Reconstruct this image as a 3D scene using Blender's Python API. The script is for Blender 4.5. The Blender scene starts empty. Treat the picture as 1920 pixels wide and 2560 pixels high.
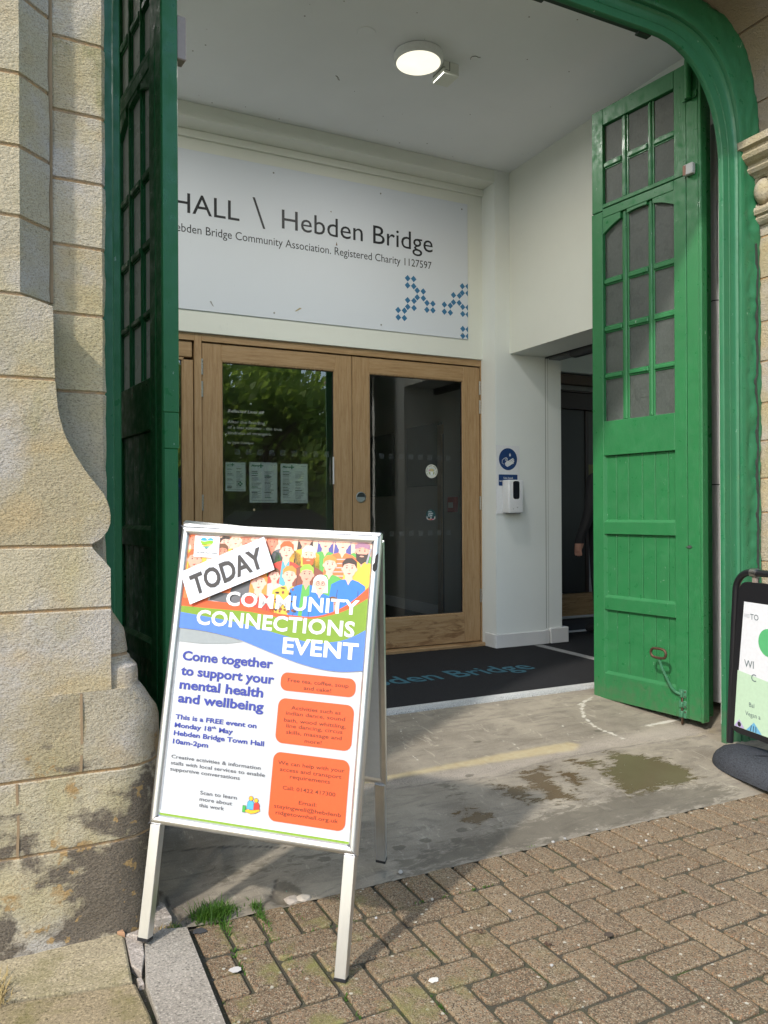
import bpy, bmesh, math, random
import numpy as np
from mathutils import Vector, Matrix, noise
R = random.Random(7)
SC = bpy.context.scene
COL = SC.collection
# ------------------------------------------------------------------ camera, world, sun, exposure
def setup():
    yaw, pitch, roll = math.radians(26.24), math.radians(0.04), math.radians(-0.28)
    f = Vector((math.sin(yaw)*math.cos(pitch), math.cos(yaw)*math.cos(pitch), math.sin(pitch)))
    r = Vector((math.cos(yaw), -math.sin(yaw), 0)); u = r.cross(f)
    c, s = math.cos(roll), math.sin(roll)
    r2 = c*r+s*u; u2 = -s*r+c*u
    cam = bpy.data.cameras.new('camera'); ob = bpy.data.objects.new('camera', cam); COL.objects.link(ob)
    m = Matrix((r2, u2, -f)).transposed().to_4x4(); m.translation = (0, 0, 1.25)
    ob.matrix_world = m
    cam.sensor_fit = 'VERTICAL'; cam.sensor_height = 36; cam.lens = 36*1975/2560
    cam.clip_start = .05; cam.clip_end = 500
    SC.camera = ob
    S = Vector((-1.6, -1.0, 1.62)).normalized()
    w = bpy.data.worlds.new('World'); SC.world = w; w.use_nodes = True
    nt = w.node_tree; bg = nt.nodes['Background']
    sky = nt.nodes.new('ShaderNodeTexSky'); sky.sky_type = 'NISHITA'; sky.sun_disc = False
    sky.sun_elevation = math.asin(S.z); sky.sun_rotation = math.atan2(S.x, S.y)
    sky.air_density = 1.3; sky.dust_density = 1.2; sky.ozone_density = 1.
    nt.links.new(sky.outputs[0], bg.inputs[0]); bg.inputs[1].default_value = .15
    l = bpy.data.lights.new('sun', 'SUN'); l.energy = 1.6; l.angle = math.radians(2.0); l.color = (1, .95, .88)
    so = bpy.data.objects.new('sun', l); COL.objects.link(so)
    so.rotation_euler = (-S).to_track_quat('-Z', 'Y').to_euler()
    so.location = S*20
    SC.view_settings.view_transform = 'Standard'; SC.view_settings.look = 'None'
    SC.view_settings.exposure = 1.25; SC.view_settings.gamma = 1
    SC.cycles.max_bounces = 10; SC.cycles.diffuse_bounces = 6; SC.cycles.transparent_max_bounces = 12
    SC.cycles.sample_clamp_indirect = 6
setup()

# ------------------------------------------------------------------ materials
class NT:
    def __init__(s, name):
        s.m = bpy.data.materials.new(name); s.m.use_nodes = True
        s.t = s.m.node_tree; s.b = s.t.nodes['Principled BSDF']; s.out = s.t.nodes['Material Output']
    def n(s, typ, **kw):
        nd = s.t.nodes.new(typ)
        for k, v in kw.items():
            if k in nd.inputs.keys(): nd.inputs[k].default_value = v
            else: setattr(nd, k, v)
        return nd
    def l(s, a, b): s.t.links.new(a, b)
    def pos(s, scale=(1, 1, 1), obj=True):
        tc = s.n('ShaderNodeTexCoord'); mp = s.n('ShaderNodeMapping'); mp.inputs['Scale'].default_value = scale
        s.l(tc.outputs['Object'], mp.inputs[0]); return mp.outputs[0]
    def noise(s, scale, detail=4, rough=.55, vec=None, dist=0):
        nd = s.n('ShaderNodeTexNoise'); nd.inputs['Scale'].default_value = scale
        nd.inputs['Detail'].default_value = detail; nd.inputs['Roughness'].default_value = rough
        nd.inputs['Distortion'].default_value = dist
        s.l(vec if vec is not None else s.pos(), nd.inputs['Vector']); return nd.outputs['Fac']
    def ramp(s, fac, stops):
        nd = s.n('ShaderNodeValToRGB'); e = nd.color_ramp.elements
        while len(e) < len(stops): e.new(.5)
        for k, (p, c) in enumerate(stops):
            e[k].position = p; e[k].color = (*c, 1) if len(c) == 3 else c
        s.l(fac, nd.inputs[0]); return nd.outputs[0]
    def mask(s, fac, a, b):
        nd = s.n('ShaderNodeMapRange'); nd.inputs[1].default_value = a; nd.inputs[2].default_value = b
        s.l(fac, nd.inputs[0]); return nd.outputs[0]
    def mix(s, fac, a, b, mode='MIX'):
        nd = s.n('ShaderNodeMix'); nd.data_type = 'RGBA'; nd.blend_type = mode
        for sock, v in ((nd.inputs[0], fac), (nd.inputs[6], a), (nd.inputs[7], b)):
            if hasattr(v, 'node'): s.l(v, sock)
            elif isinstance(v, (int, float)): sock.default_value = v
            else: sock.default_value = (*v, 1)
        return nd.outputs[2]
    def math(s, op, a, b=0.):
        nd = s.n('ShaderNodeMath'); nd.operation = op
        for sock, v in ((nd.inputs[0], a), (nd.inputs[1], b)):
            if hasattr(v, 'node'): s.l(v, sock)
            else: sock.default_value = v
        return nd.outputs[0]
    def attr(s, name):
        nd = s.n('ShaderNodeAttribute'); nd.attribute_name = name; return nd.outputs['Fac']
    def bump(s, h, strength=.3, dist=.002, prev=None):
        nd = s.n('ShaderNodeBump'); nd.inputs['Strength'].default_value = strength; nd.inputs['Distance'].default_value = dist
        s.l(h, nd.inputs['Height'])
        if prev is not None: s.l(prev, nd.inputs['Normal'])
        s.l(nd.outputs[0], s.b.inputs['Normal']); return nd.outputs[0]
    def col(s, c):
        if hasattr(c, 'node'): s.l(c, s.b.inputs['Base Color'])
        else: s.b.inputs['Base Color'].default_value = (*c, 1)
    def set(s, rough=.6, metal=0., spec=.5, coat=0.):
        if hasattr(rough, 'node'): s.l(rough, s.b.inputs['Roughness'])
        else: s.b.inputs['Roughness'].default_value = rough
        s.b.inputs['Metallic'].default_value = metal; s.b.inputs['Specular IOR Level'].default_value = spec
        s.b.inputs['Coat Weight'].default_value = coat
        return s.m
_flat = {}
def flat(c, rough=.55, spec=.4, metal=0):
    k = (tuple(round(x, 4) for x in c), rough, spec, metal)
    if k not in _flat:
        m = NT('plain_%d' % len(_flat)); m.col(c)
        n = m.noise(60, 2)
        m.col(m.mix(m.mask(n, .3, .7), tuple(x*.94 for x in c), c))
        _flat[k] = m.set(rough, metal, spec)
    return _flat[k]
def srgb(r, g, b):
    f = lambda v: (v/255/12.92 if v <= 10 else ((v/255+.055)/1.055)**2.4)
    return (f(r), f(g), f(b))

def m_stone(name, soot=True, dark=1., grey=0.):
    m = NT(name); tint = m.attr('tint')
    c = m.ramp(tint, [(0, (.35, .295, .19)), (.35, (.44, .362, .225)), (.7, (.43, .378, .27)), (1, (.36, .315, .23))])
    big = m.noise(3.2, 5, .6)
    c = m.mix(m.math('MULTIPLY', m.mask(big, .46, .62), .9), c, (.42, .385, .34)); yl = m.noise(2.1, 4, .6, m.pos((1, 1, .9))); c = m.mix(m.math('MULTIPLY', m.mask(yl, .50, .62), .6), c, (.40, .34, .18))
    fe = m.noise(5, 3, .5, m.pos((1, 1, 1.7)))
    c = m.mix(m.math('MULTIPLY', m.mask(fe, .56, .72), .5), c, (.42, .31, .16))
    gl = m.noise(6, 6, .7, m.pos((1.3, 1.3, .8)))
    c = m.mix(m.math('MULTIPLY', m.mask(gl, .58, .7), m.math('MULTIPLY', m.attr('lichen'), .8)), c, (.17, .17, .07))
    fine = m.noise(190, 3, .6, m.pos((1, 1, 1.5)))
    c = m.mix(m.mask(fine, .3, .5), m.mix(1., c, (.52, .5, .47), 'MULTIPLY'), c)
    if soot:
        so = m.noise(4.5, 7, .62, m.pos((1, 1, 1.6)), .4)
        sa = m.math('ADD', so, m.attr('soot'))
        c = m.mix(m.math('MULTIPLY', m.mask(sa, .97, 1.04), .95), c, m.mix(m.mask(fine, .35, .6), (.075, .062, .05), (.15, .122, .092)))
        sp = m.noise(11, 4, .6)
        c = m.mix(m.math('MULTIPLY', m.mask(sp, .60, .62), m.mask(sa, .9, 1.0)), c, (.33, .22, .10))
    c = m.mix(m.attr('joint'), c, m.mix(m.mask(m.noise(40, 3), .35, .6), (.40, .25, .12), (.30, .22, .14)))
    if grey: c = m.mix(grey, c, (.36, .31, .25))
    if dark != 1: c = m.mix(1., c, (dark,)*3, 'MULTIPLY')
    m.col(c)
    p = m.bump(m.noise(26, 4, .6, m.pos((1, 1, 1.4))), .5, .006)
    p = m.bump(m.noise(85, 3, .6, m.pos((1.0, 1.0, 1.6))), .8, .006, p)
    m.bump(m.noise(190, 3, .65, m.pos((1.0, 1.0, 1.8))), .8, .003, p)
    return m.set(.92, 0, .2)
def m_green(name, c=(.012, .195, .075)):
    m = NT(name); n = m.noise(7, 4, .5)
    k = m.mix(m.mask(n, .3, .7), tuple(x*.93 for x in c), tuple(x*1.05 for x in c))
    ch = m.noise(46, 6, .68, m.pos((1, 1, .5)))
    k = m.mix(m.mask(ch, .68, .70), k, (.25, .36, .27))
    d = m.noise(14, 6, .7); k = m.mix(m.math('MULTIPLY', m.mask(d, .58, .8), .22), k, (.035, .07, .04))
    tc = m.n('ShaderNodeTexCoord'); sp = m.n('ShaderNodeSeparateXYZ'); m.l(tc.outputs['Object'], sp.inputs[0])
    dz = m.math('ADD', m.mask(sp.outputs[2], .75, .08), m.math('MULTIPLY', m.math('SUBTRACT', m.noise(16, 6, .7), .5), 1.6))
    k = m.mix(m.math('MULTIPLY', m.mask(dz, .75, 1.1), .45), k, (.085, .10, .06))
    m.col(k)
    p = m.bump(m.noise(9, 3, .5, m.pos((1, 1, .35))), .35, .006)
    m.bump(m.noise(75, 4, .65, m.pos((1, 1, .12))), .5, .002, p)
    return m.set(m.mask(m.noise(20, 3), .05, 1.05), 0, .42, .03)
def m_plaster(name, c, amt=.05, bump=.15):
    m = NT(name); n = m.noise(1.6, 5, .6); k = m.mix(m.mask(n, .3, .7), tuple(x*(1-amt) for x in c), c)
    sc = m.noise(9, 6, .7, m.pos((1, 1, .4))); k = m.mix(m.math('MULTIPLY', m.mask(sc, .68, .74), .25), k, tuple(x*.6 for x in c))
    m.col(k); m.bump(m.noise(35, 4, .6), bump, .003); return m.set(.75, 0, .3)
def m_oak(name, horiz=False, worn=0.):
    m = NT(name); v = m.pos((1.6, 9, 26) if horiz else (26, 9, 1.6))
    g = m.noise(2.2, 6, .62, v, .6)
    c = m.ramp(g, [(.25, (.27, .16, .072)), (.5, (.37, .235, .115)), (.75, (.44, .30, .165))])
    pz = m.noise(6, 3, .6, m.pos((3, 3, 30) if horiz else (30, 3, 3)))
    c = m.mix(m.math('MULTIPLY', m.mask(pz, .5, .75), .35), c, (.17, .085, .035))
    if worn:
        w = m.noise(5, 6, .7, m.pos((1, 1, 4)), .8); c = m.mix(m.math('MULTIPLY', m.mask(w, .52, .62), worn), c, (.12, .05, .018))
    m.col(c); m.bump(g, .12, .001); return m.set(.5, 0, .35)
def m_glass(name, tint=(1, 1, 1), wav=0.008):
    m = NT(name); t = m.t
    gl = m.n('ShaderNodeBsdfGlossy'); gl.inputs['Roughness'].default_value = .0
    tr = m.n('ShaderNodeBsdfTransparent'); tr.inputs[0].default_value = (*tint, 1)
    fr = m.n('ShaderNodeFresnel'); fr.inputs[0].default_value = 1.52
    mx = m.n('ShaderNodeMixShader')
    k = m.math('MULTIPLY', fr.outputs[0], 4.5)
    m.l(k, mx.inputs[0]); m.l(tr.outputs[0], mx.inputs[1]); m.l(gl.outputs[0], mx.inputs[2])
    bp = m.n('ShaderNodeBump'); bp.inputs['Strength'].default_value = wav; bp.inputs['Distance'].default_value = .02
    m.l(m.noise(3.5, 2, .5, m.pos((1.5, 1, 1))), bp.inputs['Height']); m.l(bp.outputs[0], gl.inputs['Normal'])
    m.l(mx.outputs[0], m.out.inputs[0]); return m.m
def m_obscure(name):
    m = NT(name); n = m.noise(160, 3, .6); d = m.noise(7, 5, .65)
    gr = m.noise(110, 3, .65, m.pos((1, 1, .5))); m.col(m.mix(m.mask(gr, .4, .7), m.mix(m.mask(d, .3, .8), (.06, .075, .066), (.12, .138, .126)), (.20, .22, .205)))
    m.bump(n, .9, .004); m.set(m.mask(d, .1, 1.3), 0, .6)
    tl = m.n('ShaderNodeBsdfTranslucent'); tl.inputs[0].default_value = (.62, .63, .60, 1)
    mx = m.n('ShaderNodeMixShader'); mx.inputs[0].default_value = .5
    m.l(m.b.outputs[0], mx.inputs[1]); m.l(tl.outputs[0], mx.inputs[2]); m.l(mx.outputs[0], m.out.inputs[0]); return m.m
def m_metal(name, c, rough=.35, br=.0):
    m = NT(name); n = m.noise(30, 4, .6, m.pos((1, 1, .25))); m.col(m.mix(m.mask(n, .3, .7), tuple(x*.88 for x in c), c))
    m.bump(m.noise(140, 2), .06, .0006); return m.set(rough, 1., .5)
def m_paver():
    m = NT('paver_concrete'); t = m.attr('tint')
    c = m.ramp(t, [(0, (.150, .104, .060)), (.3, (.195, .138, .080)), (.7, (.215, .154, .090)), (1, (.255, .187, .112))])
    big = m.noise(3.5, 4, .6); c = m.mix(m.mask(big, .4, .7), c, (.165, .12, .078))
    v = m.n('ShaderNodeTexVoronoi'); v.inputs['Scale'].default_value = 300; m.l(m.pos(), v.inputs[0])
    sep = m.n('ShaderNodeSeparateColor'); m.l(v.outputs['Color'], sep.inputs[0])
    c = m.mix(m.mask(sep.outputs[0], .70, .74), c, (.30, .24, .16))
    c = m.mix(m.mask(sep.outputs[1], .74, .78), c, (.09, .065, .042))
    c = m.mix(m.mask(sep.outputs[2], .90, .93), c, (.27, .15, .08))
    v2 = m.n('ShaderNodeTexVoronoi'); v2.inputs['Scale'].default_value = 75; m.l(m.pos(), v2.inputs[0])
    s2 = m.n('ShaderNodeSeparateColor'); m.l(v2.outputs['Color'], s2.inputs[0])
    c = m.mix(m.math('MULTIPLY', m.mask(s2.outputs[0], .965, .98), m.mask(v2.outputs['Distance'], .42, .34)), c, (.45, .41, .32))
    mo = m.noise(7, 5, .65); c = m.mix(m.math('MULTIPLY', m.math('MULTIPLY', m.mask(mo, .52, .66), m.attr('moss')), .8), c, (.20, .19, .06))
    m.col(c); h = m.math('ADD', m.noise(260, 2, .6), m.math('MULTIPLY', v.outputs['Distance'], -.6))
    m.bump(h, .85, .003); return m.set(.88, 0, .25)
def m_joint():
    m = NT('mossy_joint'); n = m.noise(11, 5, .65)
    c = m.ramp(n, [(.35, (.075, .066, .05)), (.55, (.08, .075, .048)), (.66, (.055, .07, .026)), (.82, (.08, .12, .03))])
    f = m.noise(240, 3); c = m.mix(m.mask(f, .62, .7), c, (.22, .2, .17)); m.col(c); m.bump(f, 1., .004); return m.set(.95, 0, .1)
def m_slab():
    m = NT('slab_concrete'); n = m.noise(2.6, 6, .62)
    c = m.ramp(n, [(.3, (.155, .13, .098)), (.5, (.24, .207, .158)), (.7, (.33, .285, .215))])
    sm = m.noise(9, 6, .7, m.pos((.5, 1.6, 1)), 1.2); c = m.mix(m.math('MULTIPLY', m.mask(sm, .48, .66), .7), c, (.135, .115, .09)); s2 = m.noise(14, 8, .75, m.pos((1.2, .5, 1)), .8); c = m.mix(m.math('MULTIPLY', m.mask(s2, .58, .66), .5), c, (.46, .41, .32))
    f = m.noise(210, 3, .6); c = m.mix(m.math('MULTIPLY', m.mask(f, .55, .7), .35), c, (.42, .38, .32))
    c = m.mix(m.math('MULTIPLY', m.attr('band'), m.mask(f, .35, .6)), c, (.36, .31, .26))
    c = m.mix(m.attr('yellow'), c, m.mix(m.mask(m.noise(30, 4), .3, .7), (.42, .32, .15), (.50, .42, .24)))
    ed = m.noise(17, 8, .74, m.pos((.75, 1.7, 1)), .6)
    e2 = m.math('SUBTRACT', ed, .5)
    da = m.mask(m.math('ADD', m.attr('damp_dark'), m.math('MULTIPLY', e2, 1.9)), .42, .62)
    c = m.mix(m.math('MULTIPLY', da, .62), c, (.075, .064, .045))
    we = m.mask(m.math('ADD', m.attr('wet'), m.math('MULTIPLY', e2, 1.7)), .42, .56)
    c = m.mix(we, c, m.mix(m.mask(n, .3, .7), (.098, .068, .038), (.125, .094, .056)))
    sc = m.mask(m.math('ADD', m.attr('scuff'), m.math('MULTIPLY', e2, 1.4)), .5, .62)
    c = m.mix(m.math('MULTIPLY', sc, .8), c, (.56, .52, .44))
    ck = m.attr('crack'); c = m.mix(ck, c, (.06, .05, .04))
    m.col(c)
    r = m.n('ShaderNodeMapRange'); m.l(we, r.inputs[0]); r.inputs[3].default_value = .82; r.inputs[4].default_value = .12
    h = m.math('MULTIPLY', m.noise(120, 4, .65), m.math('SUBTRACT', 1., m.math('MULTIPLY', we, .85)))
    m.bump(m.math('SUBTRACT', h, m.math('MULTIPLY', ck, 2.)), .45, .004); return m.set(r.outputs[0], 0, .35)
def m_flag(name, a, b, moss=.0):
    m = NT(name); n = m.noise(4, 5, .6); c = m.mix(m.mask(n, .35, .65), a, b)
    f = m.noise(150, 4, .7); c = m.mix(m.mask(f, .55, .62), c, tuple(min(1, x*1.75) for x in a)); c = m.mix(m.mask(f, .44, .36), c, tuple(x*.4 for x in a))
    if moss:
        g = m.noise(6, 6, .7); c = m.mix(m.math('MULTIPLY', m.mask(g, .48, .62), moss), c, (.13, .12, .025))
    m.col(c); m.bump(f, .9, .003); return m.set(.9, 0, .2)
def m_rug():
    m = NT('charcoal_matting'); f = m.noise(330, 3, .7); m.col(m.mix(m.mask(f, .4, .7), (.012, .012, .013), (.055, .055, .056)))
    m.bump(f, 1., .005); return m.set(.95, 0, .1)
def m_leaf(name, a, b):
    m = NT(name); oi = m.attr('tint'); m.col(m.mix(oi, a, b)); m.set(.6, 0, .3)
    tl = m.n('ShaderNodeBsdfTranslucent'); tl.inputs[0].default_value = (min(1, b[0]*1.6), min(1, b[1]*1.6), b[2]*1.3, 1)
    mx = m.n('ShaderNodeMixShader'); mx.inputs[0].default_value = .45
    m.l(m.b.outputs[0], mx.inputs[1]); m.l(tl.outputs[0], mx.inputs[2]); m.l(mx.outputs[0], m.out.inputs[0]); return m.m
def m_emit(name, c, s):
    m = NT(name); e = m.n('ShaderNodeEmission'); e.inputs[1].default_value = s
    v = m.noise(6, 2); m.l(m.mix(m.mask(v, .3, .7), tuple(x*.9 for x in c), c), e.inputs[0]); m.l(e.outputs[0], m.out.inputs[0]); return m.m

STONE = m_stone('sandstone'); STONE2 = m_stone('sandstone_clean', False); STONE3 = m_stone('sandstone_dark_grey', False, .72, .55)  # the arch copy is a darker, greyer version of the same stone
GREEN = m_green('green_gloss_paint', (.022, .150, .049)); GREEN2 = m_green('green_frame_paint', (.022, .138, .060))
CEIL = m_plaster('ceiling_paint', (.79, .81, .83)); WALLP = m_plaster('cream_wall_paint', (.75, .765, .70))
WALLG = m_plaster('pale_grey_paint', (.78, .81, .78)); SKIRT = m_plaster('white_gloss_skirting', (.72, .72, .71), .12, .3)
OAK = m_oak('oak'); OAKH = m_oak('oak_rail', True); OAKW = m_oak('oak_worn_rail', True, .6)
GLASS = m_glass('window_glass'); OBS = m_obscure('obscured_glass')
ALU = m_metal('brushed_aluminium', (.80, .81, .82), .38); STEEL = m_metal('steel', (.45, .44, .41), .35); RUST = m_metal('rusty_iron', (.16, .10, .07), .6)
PAVER = m_paver(); JOINT = m_joint(); SLAB = m_slab(); RUG = m_rug()
BLACK = flat((.012, .012, .014), .4); RUBBER = m_flag('recycled_rubber', (.035, .038, .045), (.05, .054, .062)); DARK = flat((.02, .02, .02), .8)
WHITEP = flat((.78, .79, .78), .35, .5)

# ------------------------------------------------------------------ mesh building
class MB:
    sharp = 38
    def __init__(s): s.v = []; s.f = []; s.m = []; s.mats = []; s.sm = []; s.at = {}
    def mi(s, mat):
        if mat not in s.mats: s.mats.append(mat)
        return s.mats.index(mat)
    def add(s, v, f, mat, M=None, smooth=False, **at):
        o = len(s.v); k = s.mi(mat)
        s.v += [tuple(M @ Vector(p)) for p in v] if M is not None else [tuple(p) for p in v]
        n0 = len(s.f)
        for q in f: s.f.append(tuple(i+o for i in q)); s.m.append(k); s.sm.append(smooth)
        for a, val in at.items():
            d = s.at.setdefault(a, {})
            for i in range(n0, len(s.f)): d[i] = val[i-n0] if isinstance(val, (list, tuple)) else val
    def box(s, x0, x1, y0, y1, z0, z1, mat, bev=.0, M=None, seg=1, **at):
        if bev:
            bm = bmesh.new(); bmesh.ops.create_cube(bm, size=1)
            for v in bm.verts: v.co = Vector(((x0+x1)/2+v.co.x*(x1-x0), (y0+y1)/2+v.co.y*(y1-y0), (z0+z1)/2+v.co.z*(z1-z0)))
            bmesh.ops.bevel(bm, geom=bm.edges[:], offset=bev, segments=seg, affect='EDGES', profile=.5)
            bm.verts.ensure_lookup_table(); bm.verts.index_update()
            s.add([v.co[:] for v in bm.verts], [[v.index for v in f.verts] for f in bm.faces], mat, M, seg > 1, **at); bm.free(); return
        v = [(x, y, z) for z in (z0, z1) for y in (y0, y1) for x in (x0, x1)]
        s.add(v, [(0, 2, 3, 1), (4, 5, 7, 6), (0, 1, 5, 4), (2, 6, 7, 3), (0, 4, 6, 2), (1, 3, 7, 5)], mat, M, **at)
    def prism(s, pts, d0, d1, mat, M=None, axis='y', smooth=False, **at):
        # pts (a,b): polygon in the x,z plane extruded along y (axis y) or in the x,y plane along z (axis z)
        n = len(pts)
        mk = (lambda a, b, d: (a, d, b)) if axis == 'y' else ((lambda a, b, d: (a, b, d)) if axis == 'z' else (lambda a, b, d: (d, a, b)))
        v = [mk(a, b, d0) for a, b in pts]+[mk(a, b, d1) for a, b in pts]
        f = [tuple(range(n)), tuple(range(2*n-1, n-1, -1))]+[(i, (i+1) % n, n+(i+1) % n, n+i) for i in range(n)]
        s.add(v, f, mat, M, smooth, **at)
    def poly(s, pts, d, mat, M=None):   # flat face on a panel (x,z), d in front of it
        s.add([(a, -d, b) for a, b in pts], [tuple(range(len(pts)))], mat, M)
    def tube(s, path, r, mat, n=10, M=None, cap=True, flat_=1.):
        P = [Vector(p) for p in path]; rings = []; N = len(P)
        rr = r if isinstance(r, (list, tuple)) else [r]*N
        t0 = (P[1]-P[0]).normalized(); a = t0.orthogonal().normalized()
        for i in range(N):
            t = ((P[i]-P[i-1]).normalized() if i else t0)+((P[i+1]-P[i]).normalized() if i < N-1 else (P[i]-P[i-1]).normalized())
            t.normalize(); a = (a-t*a.dot(t)).normalized(); b = t.cross(a)
            rings.append([P[i]+(a*math.cos(2*math.pi*k/n)+b*math.sin(2*math.pi*k/n)*flat_)*rr[i] for k in range(n)])
        v = [p[:] for r_ in rings for p in r_]
        f = [(i*n+k, i*n+(k+1) % n, (i+1)*n+(k+1) % n, (i+1)*n+k) for i in range(N-1) for k in range(n)]
        if cap: f += [tuple(range(n-1, -1, -1)), tuple((N-1)*n+k for k in range(n))]
        s.add(v, f, mat, M, True)
    def lathe(s, prof, mat, c=(0, 0, 0), n=32, M=None, smooth=True):   # prof (r,z) about z
        v = [(c[0]+r*math.cos(2*math.pi*k/n), c[1]+r*math.sin(2*math.pi*k/n), c[2]+z) for r, z in prof for k in range(n)]
        f = [(i*n+k, i*n+(k+1) % n, (i+1)*n+(k+1) % n, (i+1)*n+k) for i in range(len(prof)-1) for k in range(n)]
        s.add(v, f, mat, M, smooth)
    def build(s, name, parent=None, loc=None):
        me = bpy.data.meshes.new(name); me.from_pydata(s.v, [], s.f)
        for m in s.mats: me.materials.append(m)
        me.polygons.foreach_set('material_index', s.m); me.polygons.foreach_set('use_smooth', s.sm)
        for a, d in s.at.items():
            at = me.attributes.new(a, 'FLOAT', 'FACE'); at.data.foreach_set('value', [d.get(i, 0.) for i in range(len(s.f))])
        me.update()
        if any(s.sm): me.set_sharp_from_angle(angle=math.radians(s.sharp))
        o = bpy.data.objects.new(name, me); COL.objects.link(o)
        if parent is not None: o.parent = parent
        if loc is not None: o.location = loc
        return o
def tag(o, label, cat, group=None):
    o['label'] = label; o['category'] = cat
    if group: o['group'] = group
    return o
def struct(o): o['kind'] = 'structure'; return o
def thing(name, label, cat, loc=(0, 0, 0), rz=0, group=None, M=None):
    o = bpy.data.objects.new(name, None); COL.objects.link(o); o.empty_display_size = .1
    if M is not None: o.matrix_world = M
    else: o.location = loc; o.rotation_euler = (0, 0, rz)
    return tag(o, label, cat, group)
# lettering
_tc = {}
def glyphs(t, bold=0., shear=0., sp=1.):
    k = (t, bold, shear, sp)
    if k in _tc: return _tc[k]
    cu = bpy.data.curves.new('lettering', 'FONT'); cu.body = t; cu.size = 1; cu.offset = bold; cu.shear = shear; cu.space_character = sp
    cu.resolution_u = 3; cu.fill_mode = 'FRONT'
    ob = bpy.data.objects.new('lettering', cu); COL.objects.link(ob)
    dg = bpy.context.evaluated_depsgraph_get(); me = bpy.data.meshes.new_from_object(ob.evaluated_get(dg))
    v = [(p.co.x, p.co.y) for p in me.vertices]; f = [tuple(p.vertices) for p in me.polygons]
    bpy.data.objects.remove(ob); bpy.data.curves.remove(cu); bpy.data.meshes.remove(me)
    _tc[k] = (v, f); return _tc[k]
CAP = max(y for x, y in glyphs('H')[0])
def put(mb, t, x, y, cap, mat, d=.001, width=None, align='L', bold=0., shear=0., M=None, sp=1., rot=0.):
    v, f = glyphs(t, bold, shear, sp)
    x0 = min(p[0] for p in v); x1 = max(p[0] for p in v); k = cap/CAP; kx = width/(x1-x0) if width else k
    w = (x1-x0)*kx; o = x-(w/2 if align == 'C' else w if align == 'R' else 0)
    c, s = math.cos(rot), math.sin(rot)
    pts = []
    for a, b in v:
        p, q = (a-x0)*kx+o-x, b*k
        pts.append((x+p*c-q*s, -d, y+p*s+q*c))
    mb.add(pts, f, mat, M)
def rrect(x0, x1, z0, z1, r, n=6):
    P = []
    for cx, cz, a in ((x1-r, z1-r, 0), (x0+r, z1-r, 90), (x0+r, z0+r, 180), (x1-r, z0+r, 270)):
        P += [(cx+r*math.cos(math.radians(a+90*i/n)), cz+r*math.sin(math.radians(a+90*i/n))) for i in range(n+1)]
    return P
def disc(cx, cz, rx, rz=None, n=20, a0=0, a1=360):
    rz = rz or rx; m = n if a1-a0 == 360 else n+1
    return [(cx+rx*math.cos(math.radians(a0+(a1-a0)*i/n)), cz+rz*math.sin(math.radians(a0+(a1-a0)*i/n))) for i in range(m)]
def mitre(mb, x0, x1, z0, z1, prof, mat, M=None, smooth=False):   # picture-frame sweep, prof (inset, y)
    C = [(x0, z0, 1, 1), (x1, z0, -1, 1), (x1, z1, -1, -1), (x0, z1, 1, -1)]; n = len(prof)
    for i in range(4):
        a, b = C[i], C[(i+1) % 4]
        v = [(q[0]+q[2]*t, y, q[1]+q[3]*t) for q in (a, b) for t, y in prof]
        mb.add(v, [(k, k+1, n+k+1, n+k) for k in range(n-1)], mat, M, smooth)
def lerp(x, xs, ys): return float(np.interp(x, xs, ys))

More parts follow.
